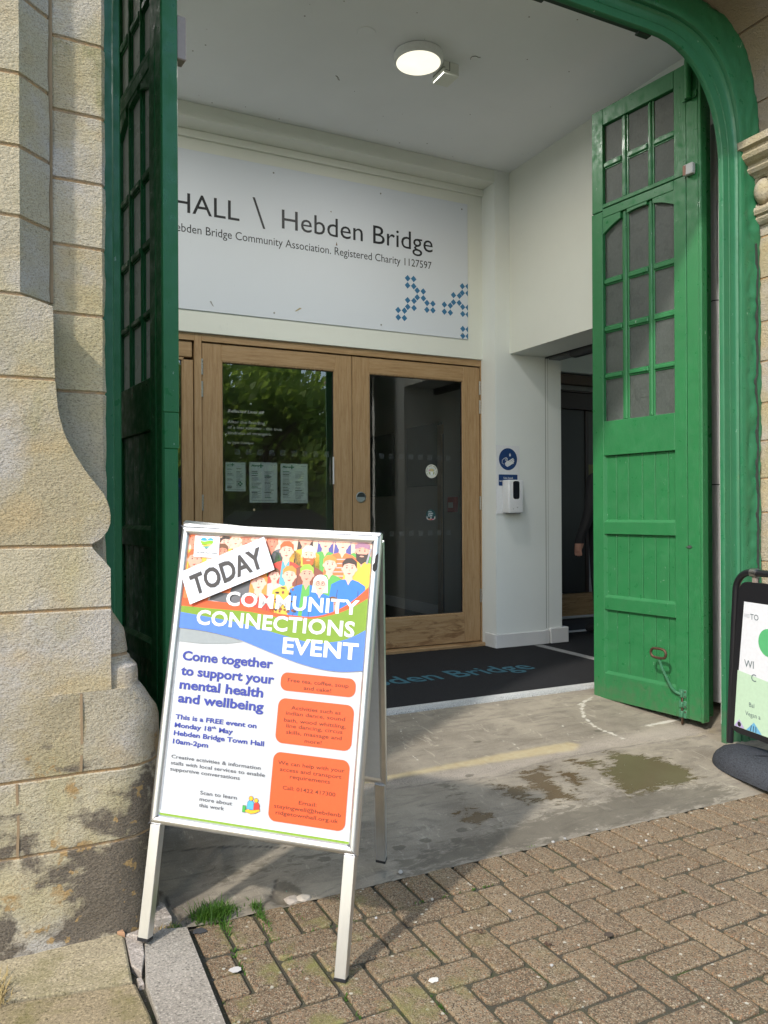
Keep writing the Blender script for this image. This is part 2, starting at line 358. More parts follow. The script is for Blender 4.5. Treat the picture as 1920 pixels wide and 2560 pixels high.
# ------------------------------------------------------------------ ground
def stone_loft(mb, plan, z0, z1, joints, mat, vj=(), dz=.03, ds=.035, seed=0, lich=0., soot=None, amp=.004, cap=True):
    jz = [j for j in joints if z0 < j < z1]; zs = set(np.round(np.arange(z0, z1, dz), 4))
    zs = [z for z in zs if all(abs(z-j) > .011 for j in jz)]+[z0, z1]
    for j in jz: zs += [j-.0065, j-.0035, j+.0035, j+.0065]
    zs = sorted(set(zs)); ctrl = plan((z0+z1)/2); cnt = []
    for i in range(len(ctrl)-1):
        L = max(math.dist(plan(z)[i], plan(z)[i+1]) for z in (z0+.001, (z0+z1)/2, z1-.001)); cnt.append(max(1, int(L/ds)))
    rows = []
    for z in zs:
        P = plan(z); line = []
        for i in range(len(P)-1):
            a, b = Vector(P[i]), Vector(P[i+1])
            line += [a.lerp(b, k/cnt[i]) for k in range(cnt[i])]
        line.append(Vector(P[-1])); rows.append(line)
    N = len(rows[0]); V = []; rnd = random.Random(seed); tv = {}
    for z, line in zip(zs, rows):
        injoint = any(abs(z-j) < .005 for j in jz)
        for i, p in enumerate(line):
            a, b = line[max(0, i-1)], line[min(N-1, i+1)]; t = (b-a).normalized() if (b-a).length > 1e-6 else Vector((1, 0)); nr = Vector((t.y, -t.x))
            w = noise.noise_vector(Vector((p.x*9, p.y*9, z*9+seed)))*amp+noise.noise_vector(Vector((p.x*31, p.y*31, z*31)))*amp*.45
            off = w.x-(.0045 if injoint else 0)
            V.append((p.x+nr.x*off, p.y+nr.y*off, z+w.z*.25))
    F = []; T = []; J = []; S = []; Li = []
    for r in range(len(zs)-1):
        zm = (zs[r]+zs[r+1])/2; course = sum(1 for j in jz if j < zm); isj = any(abs(zm-j) < .0036 for j in jz)
        for i in range(N-1):
            F.append((r*N+i, r*N+i+1, (r+1)*N+i+1, (r+1)*N+i)); x = (rows[r][i].x+rows[r][i+1].x)/2
            blk = sum(1 for (vx, a, b) in vj if a < zm < b and x > vx); key = (course, blk)
            if key not in tv: tv[key] = (rnd.random(), rnd.random())
            vjj = any(a < zm < b and abs(x-vx) < .02 and abs(rows[r][i].x-vx) < ds*.52 and False for vx, a, b in vj)
            T.append(tv[key][0]); J.append(1. if isj or vjj else 0.); S.append(soot(x, zm) if soot else 0.); Li.append(lich*tv[key][1])
    mb.add(V, F, mat, None, True, tint=T, joint=J, soot=S, lichen=Li)
    if cap:
        top = [V[(len(zs)-1)*N+i] for i in range(N)]; mb.add(top, [tuple(range(N))], mat, tint=.4, joint=0., soot=0., lichen=lich)

def paving():
    mb = MB(); x0, px, y0, py = 1.013, .1027, 2.22, .108
    def brick(xa, xb, ya, yb, moss):
        g = .0052; dz = R.uniform(-.0025, .0025); sx = R.uniform(-.012, .012); sy = R.uniform(-.012, .012); e = .005
        xa += g+R.uniform(0, .0015); xb -= g+R.uniform(0, .0015); ya += g+R.uniform(0, .0015); yb -= g+R.uniform(0, .0015)
        cx, cy = (xa+xb)/2, (ya+yb)/2; z = lambda x, y, h: h+dz+(x-cx)*sx+(y-cy)*sy
        V = []; cc = R.choice((.004, .005, .006, .008, .013))
        for ins, h in ((0, -.02), (0, -.005), (e*.4, -.0015), (e, 0.)):
            c = cc
            q = [(xa+ins+c, ya+ins), (xb-ins-c, ya+ins), (xb-ins, ya+ins+c), (xb-ins, yb-ins-c), (xb-ins-c, yb-ins), (xa+ins+c, yb-ins), (xa+ins, yb-ins-c), (xa+ins, ya+ins+c)]
            V += [(x, y, z(x, y, h)) for x, y in q]
        F = [(r*8+i, r*8+(i+1) % 8, r*8+8+(i+1) % 8, r*8+8+i) for r in range(3) for i in range(8)]+[tuple(range(24, 32))]
        mb.add(V, F, PAVER, None, False, tint=R.random(), moss=moss)
    left = lambda y: .498+(y-1.911)*.034+.012
    def clipb(xa, xb, ya, yb):
        xa = max(xa, left((ya+yb)/2))
        if xb-xa > .025 and yb > -.8: brick(xa, xb, ya, yb, max(0, min(1, 1.4-(xb-.5)*1.3)) if yb > 1.2 else .15)
    k = 0; x = .515
    while x < 6.4:
        clipb(x, x+.1027, 2.222, 2.405); x += .1027
    for j in range(0, 29):
        for i in range(-26, 50):
            d = (i-j+3) % 4; xa = x0+i*px; yb = y0-j*py
            if d == 0: clipb(xa, xa+2*px, yb-py, yb)
            elif d == 2:
                if j == 0: clipb(xa, xa+px, yb-py, yb)
                else: clipb(xa, xa+px, yb-py, yb+py)
            elif d == 3 and j == 28: clipb(xa, xa+px, yb-py, yb)
    mb.add([(.49, -.95, -.009), (6.5, -.95, -.009), (6.5, 2.415, -.009), (.505, 2.415, -.009)], [(0, 1, 2, 3)], JOINT, tint=0., moss=0.)
    struct(mb.build('pavement'))
paving()
def far_ground():
    mb = MB(); A = m_flag('asphalt', (.05, .05, .05), (.065, .063, .06))
    mb.add([(-60, -70, -.09), (70, -70, -.09), (70, 30, -.09), (-60, 30, -.09)], [(0, 1, 2, 3)], A); struct(mb.build('ground'))
    mb = MB(); mb.box(-12, 14, -1.08, -.955, -.08, .0, m_flag('kerb_stone', (.3, .29, .27), (.36, .35, .32)), .012); struct(mb.build('kerb'))
    mb = MB(); mb.add([(-12, -.95, -.03), (.485, -.95, -.03), (.485, 2.4, -.03), (-12, 2.4, -.03), (6.5, -.95, -.02), (14, -.95, -.02), (14, 2.4, -.02), (6.5, 2.4, -.02)], [(0, 1, 2, 3), (4, 5, 6, 7)], m_flag('side_paving', (.25, .22, .18), (.3, .27, .22))); struct(mb.build('path'))
far_ground()

def inside(px, py, poly):
    c = np.zeros(px.shape, bool); n = len(poly)
    for i in range(n):
        x1, y1 = poly[i]; x2, y2 = poly[(i+1) % n]
        if y1 == y2: continue
        k = ((y1 > py) != (y2 > py)) & (px < (x2-x1)*(py-y1)/(y2-y1)+x1); c ^= k
    return c
def dseg(px, py, line):
    d = np.full(px.shape, 9.)
    for (x1, y1), (x2, y2) in zip(line, line[1:]):
        t = np.clip(((px-x1)*(x2-x1)+(py-y1)*(y2-y1))/max(1e-9, (x2-x1)**2+(y2-y1)**2), 0, 1)
        d = np.minimum(d, np.hypot(px-(x1+t*(x2-x1)), py-(y1+t*(y2-y1))))
    return d
def soft(px, py, poly, w):   # 1 inside, .5 on the outline, 0 outside
    d = dseg(px, py, poly+[poly[0]]); return np.clip(.5+np.where(inside(px, py, poly), d, -d)/w*.5, 0, 1)
def slab():
    nx, ny = 330, 150; xs = np.linspace(.30, 4.1, nx); ys = np.linspace(2.396, 4.0, ny)
    X, Y = np.meshgrid(xs, ys); Z = .0813*(Y-2.41)
    jag = np.array([noise.noise(Vector((x*7, 3, 1)))*.010+noise.noise(Vector((x*40, 3, 1)))*.006 for x in xs]); Y2 = Y.copy(); Y2[0, :] += jag*.7; 
    hole = np.hypot((X-.83)/.045, (Y-2.46)/.07); Z = Z-.02*np.clip(1.2-hole, 0, 1)
    Z += np.array([[noise.noise(Vector((x*3, y*3, 5)))*.0025 for x in xs] for y in ys])
    Z = np.where(X < .62, Z+(.62-X)*.05, Z)
    V = np.stack([X, Y2, Z], -1).reshape(-1, 3)
    F = [(j*nx+i, j*nx+i+1, (j+1)*nx+i+1, (j+1)*nx+i) for j in range(ny-1) for i in range(nx-1)]
    me = bpy.data.meshes.new('forecourt_slab'); me.from_pydata(V.tolist(), [], F); me.materials.append(SLAB)
    me.polygons.foreach_set('use_smooth', [True]*len(F))
    pud = [[(2.77, 3.05), (2.82, 2.98), (2.92, 2.88), (2.94, 2.75), (2.91, 2.65), (2.84, 2.59), (2.74, 2.62), (2.46, 2.6), (2.51, 2.72), (2.54, 2.85), (2.65, 2.9)],
           [(2.18, 2.99), (2.3, 3.01), (2.27, 2.9), (2.24, 2.83), (2.25, 2.75), (2.23, 2.66), (2.11, 2.72), (2.12, 2.8)],
           [(2.35, 2.95), (2.4, 2.88), (2.38, 2.78), (2.31, 2.78), (2.31, 2.89)], [(2.48, 3.02), (2.61, 2.97), (2.53, 2.92), (2.48, 2.95)],
           [(2.0, 2.93), (2.06, 2.86), (2.08, 2.72), (2.02, 2.71), (1.98, 2.84)], [(1.66, 2.73), (1.78, 2.75), (1.80, 2.68), (1.70, 2.66)]]
    wet = np.zeros_like(X)
    for p in pud: wet = np.maximum(wet, soft(X, Y, p, .11))
    damp_dark = np.zeros_like(X)
    for p, k in [([(2.45, 2.64), (2.88, 2.60), (2.98, 2.47), (2.85, 2.40), (1.2, 2.40), (1.29, 2.50), (1.89, 2.61)], .95), ([(1.74, 3.05), (1.80, 3.03), (1.82, 2.86), (1.76, 2.86)], .8),
                 ([(1.94, 2.98), (2.02, 2.95), (2.08, 2.68), (2.0, 2.68)], .85), ([(2.05, 3.05), (2.5, 3.06), (2.45, 2.6), (2.05, 2.6)], .45), ([(.5, 2.75), (1.2, 2.75), (1.3, 2.55), (.6, 2.55)], .55)]:  # the last patch, by the A-board, simply darkens the slab
        damp_dark = np.maximum(damp_dark, soft(X, Y, p, .12)*k)
    damp_dark = np.maximum(damp_dark, np.clip(1.5-np.hypot((X-.85)/.05, (Y-2.47)/.07), 0, 1))
    for gx, gy in [(1.33, 2.59), (1.56, 2.56), (1.45, 2.6), (1.93, 3.05), (2.78, 2.64), (1.38, 2.5), (1.62, 2.62), (2.2, 3.4), (2.9, 3.3), (1.05, 2.62)]:
        damp_dark = np.maximum(damp_dark, np.clip(1.6-np.hypot((X-gx)/.022, (Y-gy)/.016), 0, 1))
    yel = np.maximum(soft(X, Y, [(1.4, 3.17), (1.58, 3.19), (1.85, 3.2), (2.18, 3.22), (2.64, 3.225), (2.68, 3.18), (2.6, 3.12), (2.18, 3.14), (1.87, 3.15), (1.4, 3.15)], .03), .6*soft(X, Y, [(3.1, 3.06), (3.36, 3.06), (3.59, 3.12), (3.51, 3.03), (3.24, 3.02)], .05))
    yn = np.array([[noise.noise(Vector((x*26, y*26, 9))) for x in xs] for y in ys]); yel = np.clip((yel+yn*.12-.3)*2.2, 0, 1)*.6
    band = soft(X, Y, [(.6, 3.12), (1.53, 3.15), (2.3, 3.13), (2.8, 3.2), (3.5, 3.2), (3.42, 3.03), (2.78, 3.07), (2.29, 3.05), (2.07, 3.0), (1.79, 3.03), (1.53, 3.07), (.6, 3.05)], .04)*.8
    scf = np.zeros_like(X)
    for ln, w, k in [([(3.29, 3.79), (3.16, 3.72), (3.06, 3.62), (2.98, 3.5), (2.93, 3.36), (2.95, 3.16)], .045, .66), ([(3.23, 3.26), (3.48, 3.28)], .045, .75), ([(2.77, 3.43), (2.71, 3.31), (2.64, 3.28)], .02, .5), ([(3.37, 3.78), (3.2, 3.74), (3.1, 3.7)], .03, .6),
                     ([(3.05, 3.62), (3.2, 3.5), (3.3, 3.42)], .05, .45), ([(3.0, 3.45), (3.12, 3.3), (3.3, 3.2)], .04, .4), ([(2.3, 3.42), (2.36, 3.32), (2.34, 3.24)], .025, .55), ([(2.08, 3.9), (2.05, 3.75), (1.92, 3.71), (1.81, 3.45), (1.8, 3.3)], .012, .62), ([(2.75, 3.25), (2.95, 3.2)], .03, .5)]:
        scf = np.maximum(scf, np.clip(1-dseg(X, Y, ln)/w, 0, 1)*k)
    crk = np.zeros_like(X); jx = np.array([[noise.noise(Vector((x*7, y*7, 2)))*.008+noise.noise(Vector((x*40, y*40, 2)))*.004 for x in xs] for y in ys])
    for ln in [[(.85, 2.56), (.81, 2.48), (.74, 2.40)], [(.4, 2.9), (.7, 2.86), (.95, 2.75), (1.15, 2.72)], [(2.29, 3.05), (2.07, 3.0), (1.79, 3.03), (1.5, 3.06)], [(2.3, 3.05), (2.8, 3.075), (3.4, 3.03)], [(.47, 2.62), (.5, 2.5), (.52, 2.42)]]:
        crk = np.maximum(crk, np.clip(1.1-dseg(X+jx, Y+jx, ln)/.0065, 0, 1)*(.45 if ln[0][0] in (2.29, 2.3) else 1))
    for a, val in (('wet', wet), ('damp_dark', damp_dark), ('yellow', yel), ('band', band), ('scuff', scf), ('crack', crk)):
        at = me.attributes.new(a, 'FLOAT', 'POINT'); at.data.foreach_set('value', val.astype(np.float32).ravel())
    o = bpy.data.objects.new('forecourt_slab', me); COL.objects.link(o); struct(o)
slab()
def flags():
    FA = m_flag('flagstone_buff', (.30, .25, .16), (.36, .30, .19), .35); FB = m_flag('flagstone_mossy', (.235, .185, .11), (.29, .23, .14), .45); FC = m_flag('kerb_grey', (.27, .24, .195), (.33, .295, .245)); FS = m_flag('chipped_stone', (.30, .26, .22), (.38, .33, .28))
    mb = MB()
    def st(p, h, mat, b=.006):
        n = len(p); c = Vector((sum(x for x, y in p)/n, sum(y for x, y in p)/n)); q = [tuple(Vector(a).lerp(c, b/max(.02, (Vector(a)-c).length))) for a in p]
        V = [(x, y, -.03) for x, y in p]+[(x, y, h-.004) for x, y in p]+[(x, y, h) for x, y in q]
        mb.add(V, [(r*n+i, r*n+(i+1) % n, r*n+n+(i+1) % n, r*n+n+i) for r in range(2) for i in range(n)]+[tuple(range(2*n, 3*n))], mat)
    st([(-1.5, 2.30), (0.0, 2.225), (.178, 2.186), (.320, 2.162), (.333, 2.40), (.30, 2.45), (-1.5, 2.5)], .022, FA)
    st([(-1.5, 1.6), (-1.5, 2.29), (0, 2.215), (.178, 2.176), (.326, 2.152), (.338, 2.0), (.345, 1.5), (.0, 1.5)], .018, FB)
    st([(-1.5, .6), (-1.5, 1.59), (0, 1.49), (.345, 1.49), (.36, .6)], .016, FA)
    st([(.352, 2.15), (.36, 1.6), (.375, 1.0), (.38, .2), (.468, .2), (.484, 1.5), (.498, 1.9), (.511, 2.385), (.44, 2.41), (.385, 2.365)], .015, FC)
    st([(.336, 2.40), (.379, 2.36), (.372, 2.28), (.350, 2.20), (.330, 2.25)], .017, FS, .004)
    st([(.340, 2.405), (.40, 2.42), (.395, 2.37), (.383, 2.368)], .024, FS, .004); st([(.335, 2.19), (.348, 2.185), (.35, 2.155), (.337, 2.155)], .010, FS, .003)
    st([(.40, 2.43), (.475, 2.425), (.47, 2.52), (.43, 2.60), (.40, 2.58)], .036, FS, .006)
    st([(.30, 2.43), (.336, 2.405), (.335, 2.42), (.31, 2.44)], .03, flat((.35, .2, .11), .9), .003)
    mb.add([(-1.6, .2, -.006), (.5, .2, -.006), (.5, 2.44, -.006), (-1.6, 2.5, -.006)], [(0, 1, 2, 3)], JOINT)
    struct(mb.build('flagstones'))
flags()
# ------------------------------------------------------------------ stone piers, arch
def left_pier():
    t = thing('stone_pier', 'buff sandstone pier with chamfered edge and soot-stained rounded foot beside the dark green door leaf', 'pier', (0, 0, 0))
    J1 = [2.70, 2.478, 2.275, 2.08, 1.863, 1.631, 1.158, .976]
    ez = [.80, 1.09, 1.116, 1.15, 1.163, 1.18, 1.209, 1.25, 1.302, 1.323, 1.373, 1.424, 1.473, 1.54, 1.654, 1.77, 1.845, 1.862, 5]
    ex = [.303, .303, .284, .254, .252, .28, .302, .304, .289, .274, .236, .205, .180, .163, .154, .152, .150, .066, .066]
    fx = lambda z: .147 if z > 1.862 else lerp(z, [1.76, 1.862], [.152, .147]) if z > 1.76 else lerp(z, ez, ex)+.001
    fy = lambda z: lerp(z, [1.74, 1.862], [2.43, 2.50])
    def p1(z): return [(-1.4, 2.42), (lerp(z, ez, ex), 2.42), (fx(z), fy(z)), (fx(z)+.002, 2.66)]
    mb = MB()
    stone_loft(mb, p1, .738, 4.9, J1, STONE, dz=.022, seed=3, lich=.35, vj=[(-.35, 1.631, 1.863), (-.5, 2.08, 2.275), (-.3, .976, 1.158)], soot=lambda x, z: lerp(z, [.7, 1.0], [.33, .0]))
    mb.build('front_order', t)
    mb = MB(); J2 = [2.86, 2.662, 2.445, 2.242, 2.048, 1.845, 1.614, 1.2]
    stone_loft(mb, lambda z: [(.10, 2.512), (.16, 2.516), (.295, 2.518), (.305, 2.53), (.305, 3.02)], .70, 4.9, J2, STONE, seed=11, lich=1.1, amp=.006); mb.build('inner_order', t)
    mb = MB()
    def p3(z):
        r = lerp(z, [0, .3, .6, .74], [.15, .145, .12, .07]); x1 = lerp(z, [0, .3, .62, .65, .738], [.462, .46, .458, .452, .392]); P = [(-1.4, 2.418), (-.4, 2.418), (x1-r, 2.418)]
        P += [(x1-r+r*math.sin(a), 2.418+r-r*math.cos(a)) for a in (math.radians(22.5), math.radians(45), math.radians(67.5), math.radians(90))]
        return P+[(x1, 3.02)]
    stone_loft(mb, p3, -.03, .738, [.294, .504], STONE, vj=[(.054, .294, .504), (.22, .504, .738)], seed=5, lich=.15, amp=.006, soot=lambda x, z: lerp(z, [0, .28, .31, .45, .6, .74], [.50, .53, .51, .42, .33, .20])+lerp(x, [-.3, .1, .35], [-.10, .0, .08]))
    mb.build('plinth', t)
    mb = MB()
    xs_ = lambda z: lerp(z, [.70, .738, .79, .798, .802, .83, .835, .90, .945, .95, 1.01, 1.03], [.40, .388, .386, .384, .370, .363, .360, .350, .326, .322, .308, .304])
    def p4(z):
        x1 = xs_(z); y0 = 2.424+(.40-x1)*.62; r = .05
        return [(.20, y0), (x1-r, y0)]+[(x1-r+r*math.sin(math.radians(a)), y0+r-r*math.cos(math.radians(a))) for a in (30, 60, 90)]+[(x1, 3.02)]
    stone_loft(mb, p4, .70, 1.03, [.83], STONE, dz=.012, seed=8, lich=.5, amp=.004, soot=lambda x, z: .30); mb.build('moulded_stop', t)
    # dark vertical mortar joints as thin recessed strips
    MO = flat((.27, .19, .11), .95)
    for x, a, b in [(.22, .512, .735), (.054, .30, .50)]:
        P = [(x+noise.noise(Vector((z*9, x, 0)))*.004, z) for z in np.linspace(a, b, 12)]
        mb = MB(); mb.prism([(x_-.0035, z) for x_, z in P]+[(x_+.0035, z) for x_, z in P[::-1]], 2.4172, 2.45, MO); mb.build('mortar_joint', t)
    P = [(.149+noise.noise(Vector((z*7, 3, 0)))*.003, z) for z in np.linspace(1.87, 3.4, 50)]
    mb = MB(); mb.prism([(x_-.005, z) for x_, z in P]+[(x_+.008, z) for x_, z in P[::-1]], 2.5095, 2.53, MO); mb.build('mortar_joint', t)
left_pier()
FYF, FYB = 2.90, 2.925      # green frame front and back
XL, XR, ZH, RC = .38, 3.40, 3.615, .50
def path(off, n=14):       # outline of the opening, off outward, from right foot over the head to left foot
    rx = RC+off; rz = RC*1.26+off; ex = 2/(2.35+4*off); P = [(XR+off, -.02), (XR+off, 1.5), (XR+off, ZH+off-rz)]
    P += [(XR+off-rx+rx*max(0, math.cos(a))**ex, ZH+off-rz+rz*math.sin(a)**ex) for a in [math.pi/2*k/n for k in range(1, n+1)]]
    Q = [(XL+XR-x, z) for x, z in P]
    return P+Q[::-1]
def arch_and_right():
    t = thing('stone_pier', 'yellow sandstone pier with carved scroll capital behind the swing sign', 'pier', (0, 0, 0))
    mb = MB(); J = [.4, .72, .98, 1.24, 1.42, 1.62, 1.82, 2.04, 2.25, 2.48, 2.7]
    stone_loft(mb, lambda z: [(3.655, 3.02), (3.655, 2.46), (3.70, 2.42), (5.2, 2.42)], -.03, 2.80, J, STONE2, seed=21, lich=.25, amp=.004); mb.build('shaft', t)
    mb = MB()
    # capital: swept mouldings along the reveal, then the front
    def mould(prof, name):
        mb = MB(); V = []; n = len(prof)
        for (px, py, nx, ny) in ((3.655, 2.915, -1, 0), (3.655, 2.42, -1, -1), (5.2, 2.42, 0, -1)):
            for o, z in prof: V.append((px+nx*o, py+ny*o, z))
        F = [(r*n+k, r*n+k+1, r*n+n+k+1, r*n+n+k) for r in range(2) for k in range(n-1)]+[tuple(range(n))]
        mb.add(V, F, STONE2, tint=.8, joint=0., soot=0., lichen=.1); return mb.build(name, t)
    mould([(-.02, 3.185), (.150, 3.178), (.152, 3.140), (.128, 3.132), (.128, 3.122), (.135, 3.108), (.128, 3.088), (.105, 3.073), (.085, 3.066), (.085, 3.056), (.092, 3.04), (.080, 3.023), (.055, 3.012), (.048, 3.004), (-.02, 3.004)], 'abacus')
    mould([(-.02, 2.85), (.052, 2.846), (.058, 2.828), (.05, 2.81), (.033, 2.806), (.04, 2.79), (.03, 2.774), (.018, 2.762), (-.02, 2.758)], 'neck_moulding')
    mb = MB()
    stone_loft(mb, lambda z: [(3.63, 2.915), (3.63, 2.40), (3.64, 2.39), (5.2, 2.395)], 2.80, 3.02, [], STONE2, seed=4, amp=.003); mb.build('bell', t)
    mb = MB(); M = Matrix(((0, 0, -1, 3.63), (-1, 0, 0, 0), (0, 1, 0, 0), (0, 0, 0, 1)))   # local (a,b,c): a -> -y, b -> z, c -> -x
    def egg(y, z, ry, rz, d):
        mb.lathe([(math.cos(a)*1., math.sin(a)) for a in np.linspace(0, math.pi/2, 7)], STONE2, n=20, M=M @ Matrix.Translation((-y, z, 0)) @ Matrix.Diagonal((ry, rz, d, 1)))
    for y in (2.83, 2.56):
        egg(y, 2.925, .050, .070, .055)
        mb.tube([(3.622, y+.075*math.cos(a), 2.925+.085*math.sin(a)) for a in np.linspace(-2.6, 2.6, 20)], .011, STONE2, 8)
        for zz, sg in ((2.972, 1), (2.885, -1)):
            mb.tube([(3.615, y-.085+(.042-.0038*k)*math.cos(sg*k*.55), zz+(.042-.0038*k)*math.sin(sg*k*.55)) for k in range(11)], [.013-.0006*k for k in range(11)], STONE2, 8)
    mb.build('scroll_carving', t)
    # arch
    a = thing('stone_arch', 'shaded sandstone arch ring above the green frame at the top right', 'arch', (0, 0, 0))
    P = path(.255, 18); mb = MB(); n = len(P); rnd = random.Random(2)
    Q = []
    pts = [(3.655, 3.17)]+[p for p in P if p[1] > 3.175]+[(XL+XR-3.655, 3.17)]
    for p, q in zip(pts, pts[1:]):
        m = max(1, int(math.dist(p, q)/.08)); Q += [(p[0]+(q[0]-p[0])*k/m, p[1]+(q[1]-p[1])*k/m) for k in range(m)]
    Q.append(pts[-1]); V = []; F = []; T = []; Jn = []; L = 0.; last = 0; ys = [2.40, 2.42, 2.5, 2.6, 2.7, 2.8, 2.905]; cx = (XL+XR)/2; joints = []
    dist = [0.]
    for p, q in zip(Q, Q[1:]): dist.append(dist[-1]+math.dist(p, q))
    jd = [.24+.36*k for k in range(20)]
    D = sorted(set([round(d, 4) for d in dist if all(abs(d-j) > .012 for j in jd)]+[j+e for j in jd for e in (-.006, -.003, .003, .006) if j+e < dist[-1]]))
    for d in D:
        x = float(np.interp(d, dist, [q[0] for q in Q])); z = float(np.interp(d, dist, [q[1] for q in Q])); isj = any(abs(d-j) < .004 for j in jd)
        nr = (Vector((x-cx, z-2.6))).normalized()
        V.append((x+nr.x*1.2, 2.42, z+nr.y*1.2))
        for y in ys:
            o = noise.noise(Vector((x*8, y*8, z*8)))*.006+(.008 if isj else 0); V.append((x+nr.x*o+(nr.x*.02 if y == 2.40 else 0), max(y, 2.42), z+nr.y*o+(nr.y*.02 if y == 2.40 else 0)))
    m = len(ys)+1
    for r in range(len(D)-1):
        dm = (D[r]+D[r+1])/2; b = sum(1 for j in jd if j < dm); j_ = any(abs(dm-j) < .004 for j in jd); tt = random.Random(b*7).random()
        for k in range(m-1): F.append((r*m+k, r*m+k+1, r*m+m+k+1, r*m+m+k)); T.append(tt); Jn.append(1. if j_ else 0.)
    mb.add(V, F, STONE3, None, True, tint=T, joint=Jn, soot=0., lichen=.2); mb.build('voussoirs', a)
    me = MB()
    me.box(-9, -1.4, 2.43, 3.02, -.03, 7.5, STONE2, tint=.3, joint=0., soot=0., lichen=0.); me.box(5.2, 12, 2.43, 3.02, -.03, 7.5, STONE2, tint=.3, joint=0., soot=0., lichen=0.)
    me.box(-1.4, 5.2, 2.45, 3.02, 4.9, 7.5, STONE2, tint=.3, joint=0., soot=0., lichen=0.)
    me.prism([(-1.4, 3.18), (-1.4, 4.9), (5.2, 4.9), (5.2, 3.18), (XL+XR-pts[-1][0]+.02, 3.18)]+[(x, z+.02) for x, z in Q[1:-1]]+[(pts[-1][0]-.02, 3.18)], 2.91, 3.02, STONE2, tint=.3, joint=0., soot=0., lichen=0.)
    me.prism([(-1.4, 3.18), (-1.4, 4.9), (5.2, 4.9), (5.2, 3.18), (XL+XR-pts[-1][0]+.02, 3.18)]+[(x, z+.03) for x, z in Q[1:-1]]+[(pts[-1][0]-.02, 3.18)], 2.425, 2.45, STONE2, tint=.3, joint=0., soot=0., lichen=0.)
    tag(me.build('facade_wall'), 'sandstone wall of the building either side of and above the entrance', 'wall')
arch_and_right()
def frame():
    t = thing('door_frame', 'lumpy green gloss painted arched timber frame round the entrance', 'door frame', (1.89, FYF, 0))
    prof = [(0, FYB), (0, FYF+.010), (.006, FYF), (.045, FYF), (.047, FYF+.003), (.049, FYF), (.085, FYF), (.092, FYF-.004), (.098, FYF-.014), (.104, FYF-.004), (.112, FYF-.002), (.118, FYF-.018), (.130, FYF-.022), (.145, FYF-.022), (.158, FYF-.021), (.172, FYF-.02), (.186, FYF-.022), (.2, FYF-.024), (.214, FYF-.026), (.228, FYF-.028), (.242, FYF-.03), (.255, FYF-.026), (.264, FYF-.01), (.27, FYF+.03)]
    base = path(0); pts = []
    for p, q in zip(base, base[1:]):
        m = max(1, int(math.dist(p, q)/.014)); pts += [(p, q, k/m) for k in range(m)]
    pts.append((base[-2], base[-1], 1.)); n = len(prof); V = []
    A = [path(o) for o, y in prof]
    idx = {id(p): i for i, p in enumerate(base)}
    for p, q, k in pts:
        i = base.index(p); j = i+1
        for (o, y), pa in zip(prof, A):
            x = pa[i][0]+(pa[j][0]-pa[i][0])*k; z = pa[i][1]+(pa[j][1]-pa[i][1])*k; lump = 0; oo = 0
            if o > .14:
                lump = (noise.noise(Vector((x*13, o*22, z*13)))*.0075+noise.noise(Vector((x*38, o*52, z*38)))*.005+noise.noise(Vector((x*80, o*90, z*80)))*.003)*min(1, (o-.13)/.04)
                oo = (noise.noise(Vector((x*2.3, 3, z*2.3)))*.022+noise.noise(Vector((x*17, 3, z*17)))*.004)*min(1, (o-.2)/.06) if o > .2 else 0
            sx = 1 if x > 1.9 else -1
            V.append((x+sx*oo-1.89, y+lump-FYF, z+(oo if z > 3.2 else 0)))
    F = [(r*n+c, r*n+c+1, r*n+n+c+1, r*n+n+c) for r in range(len(pts)-1) for c in range(n-1)]
    mb = MB(); mb.add(V, F, GREEN2, None, True); mb.build('arched_jamb', t)
    # back face so that it is solid
    mb = MB(); B0 = path(.0); B1 = path(.27)
    V = [(x-1.89, FYB-FYF, z) for x, z in B0]+[(x-1.89, FYB-FYF, z) for x, z in B1]; k = len(B0)
    mb.add(V, [(i, i+1, k+i+1, k+i) for i in range(k-1)], GREEN2); mb.build('jamb_back', t)
    mb = MB(); mb.box(XL+.5-1.89, XR-.52-1.89, .028, .06, ZH+.008, ZH+.06, flat((.012, .03, .02), .6), .004)  # door track, coloured dark to stand also for shade under the frame head
    for x in (2.25, 2.9, 1.5): mb.box(x-.04-1.89, x+.04-1.89, .027, .064, ZH-.004, ZH+.009, flat((.012, .03, .02), .6), .004)
    mb.build('track_and_shade', t)
    # long crack in the built-up paint
    mb = MB(); P = [(XR+.215+noise.noise(Vector((z*5, 1, 0)))*.022+noise.noise(Vector((z*23, 1, 0)))*.008-1.89, z) for z in np.linspace(.55, 2.66, 130)]
    mb.prism([(x-.0022, z) for x, z in P]+[(x+.0022, z) for x, z in P[::-1]], -.037, -.02, flat((.03, .035, .03), .9)); mb.build('paint_crack', t); return t
FRAME = frame()
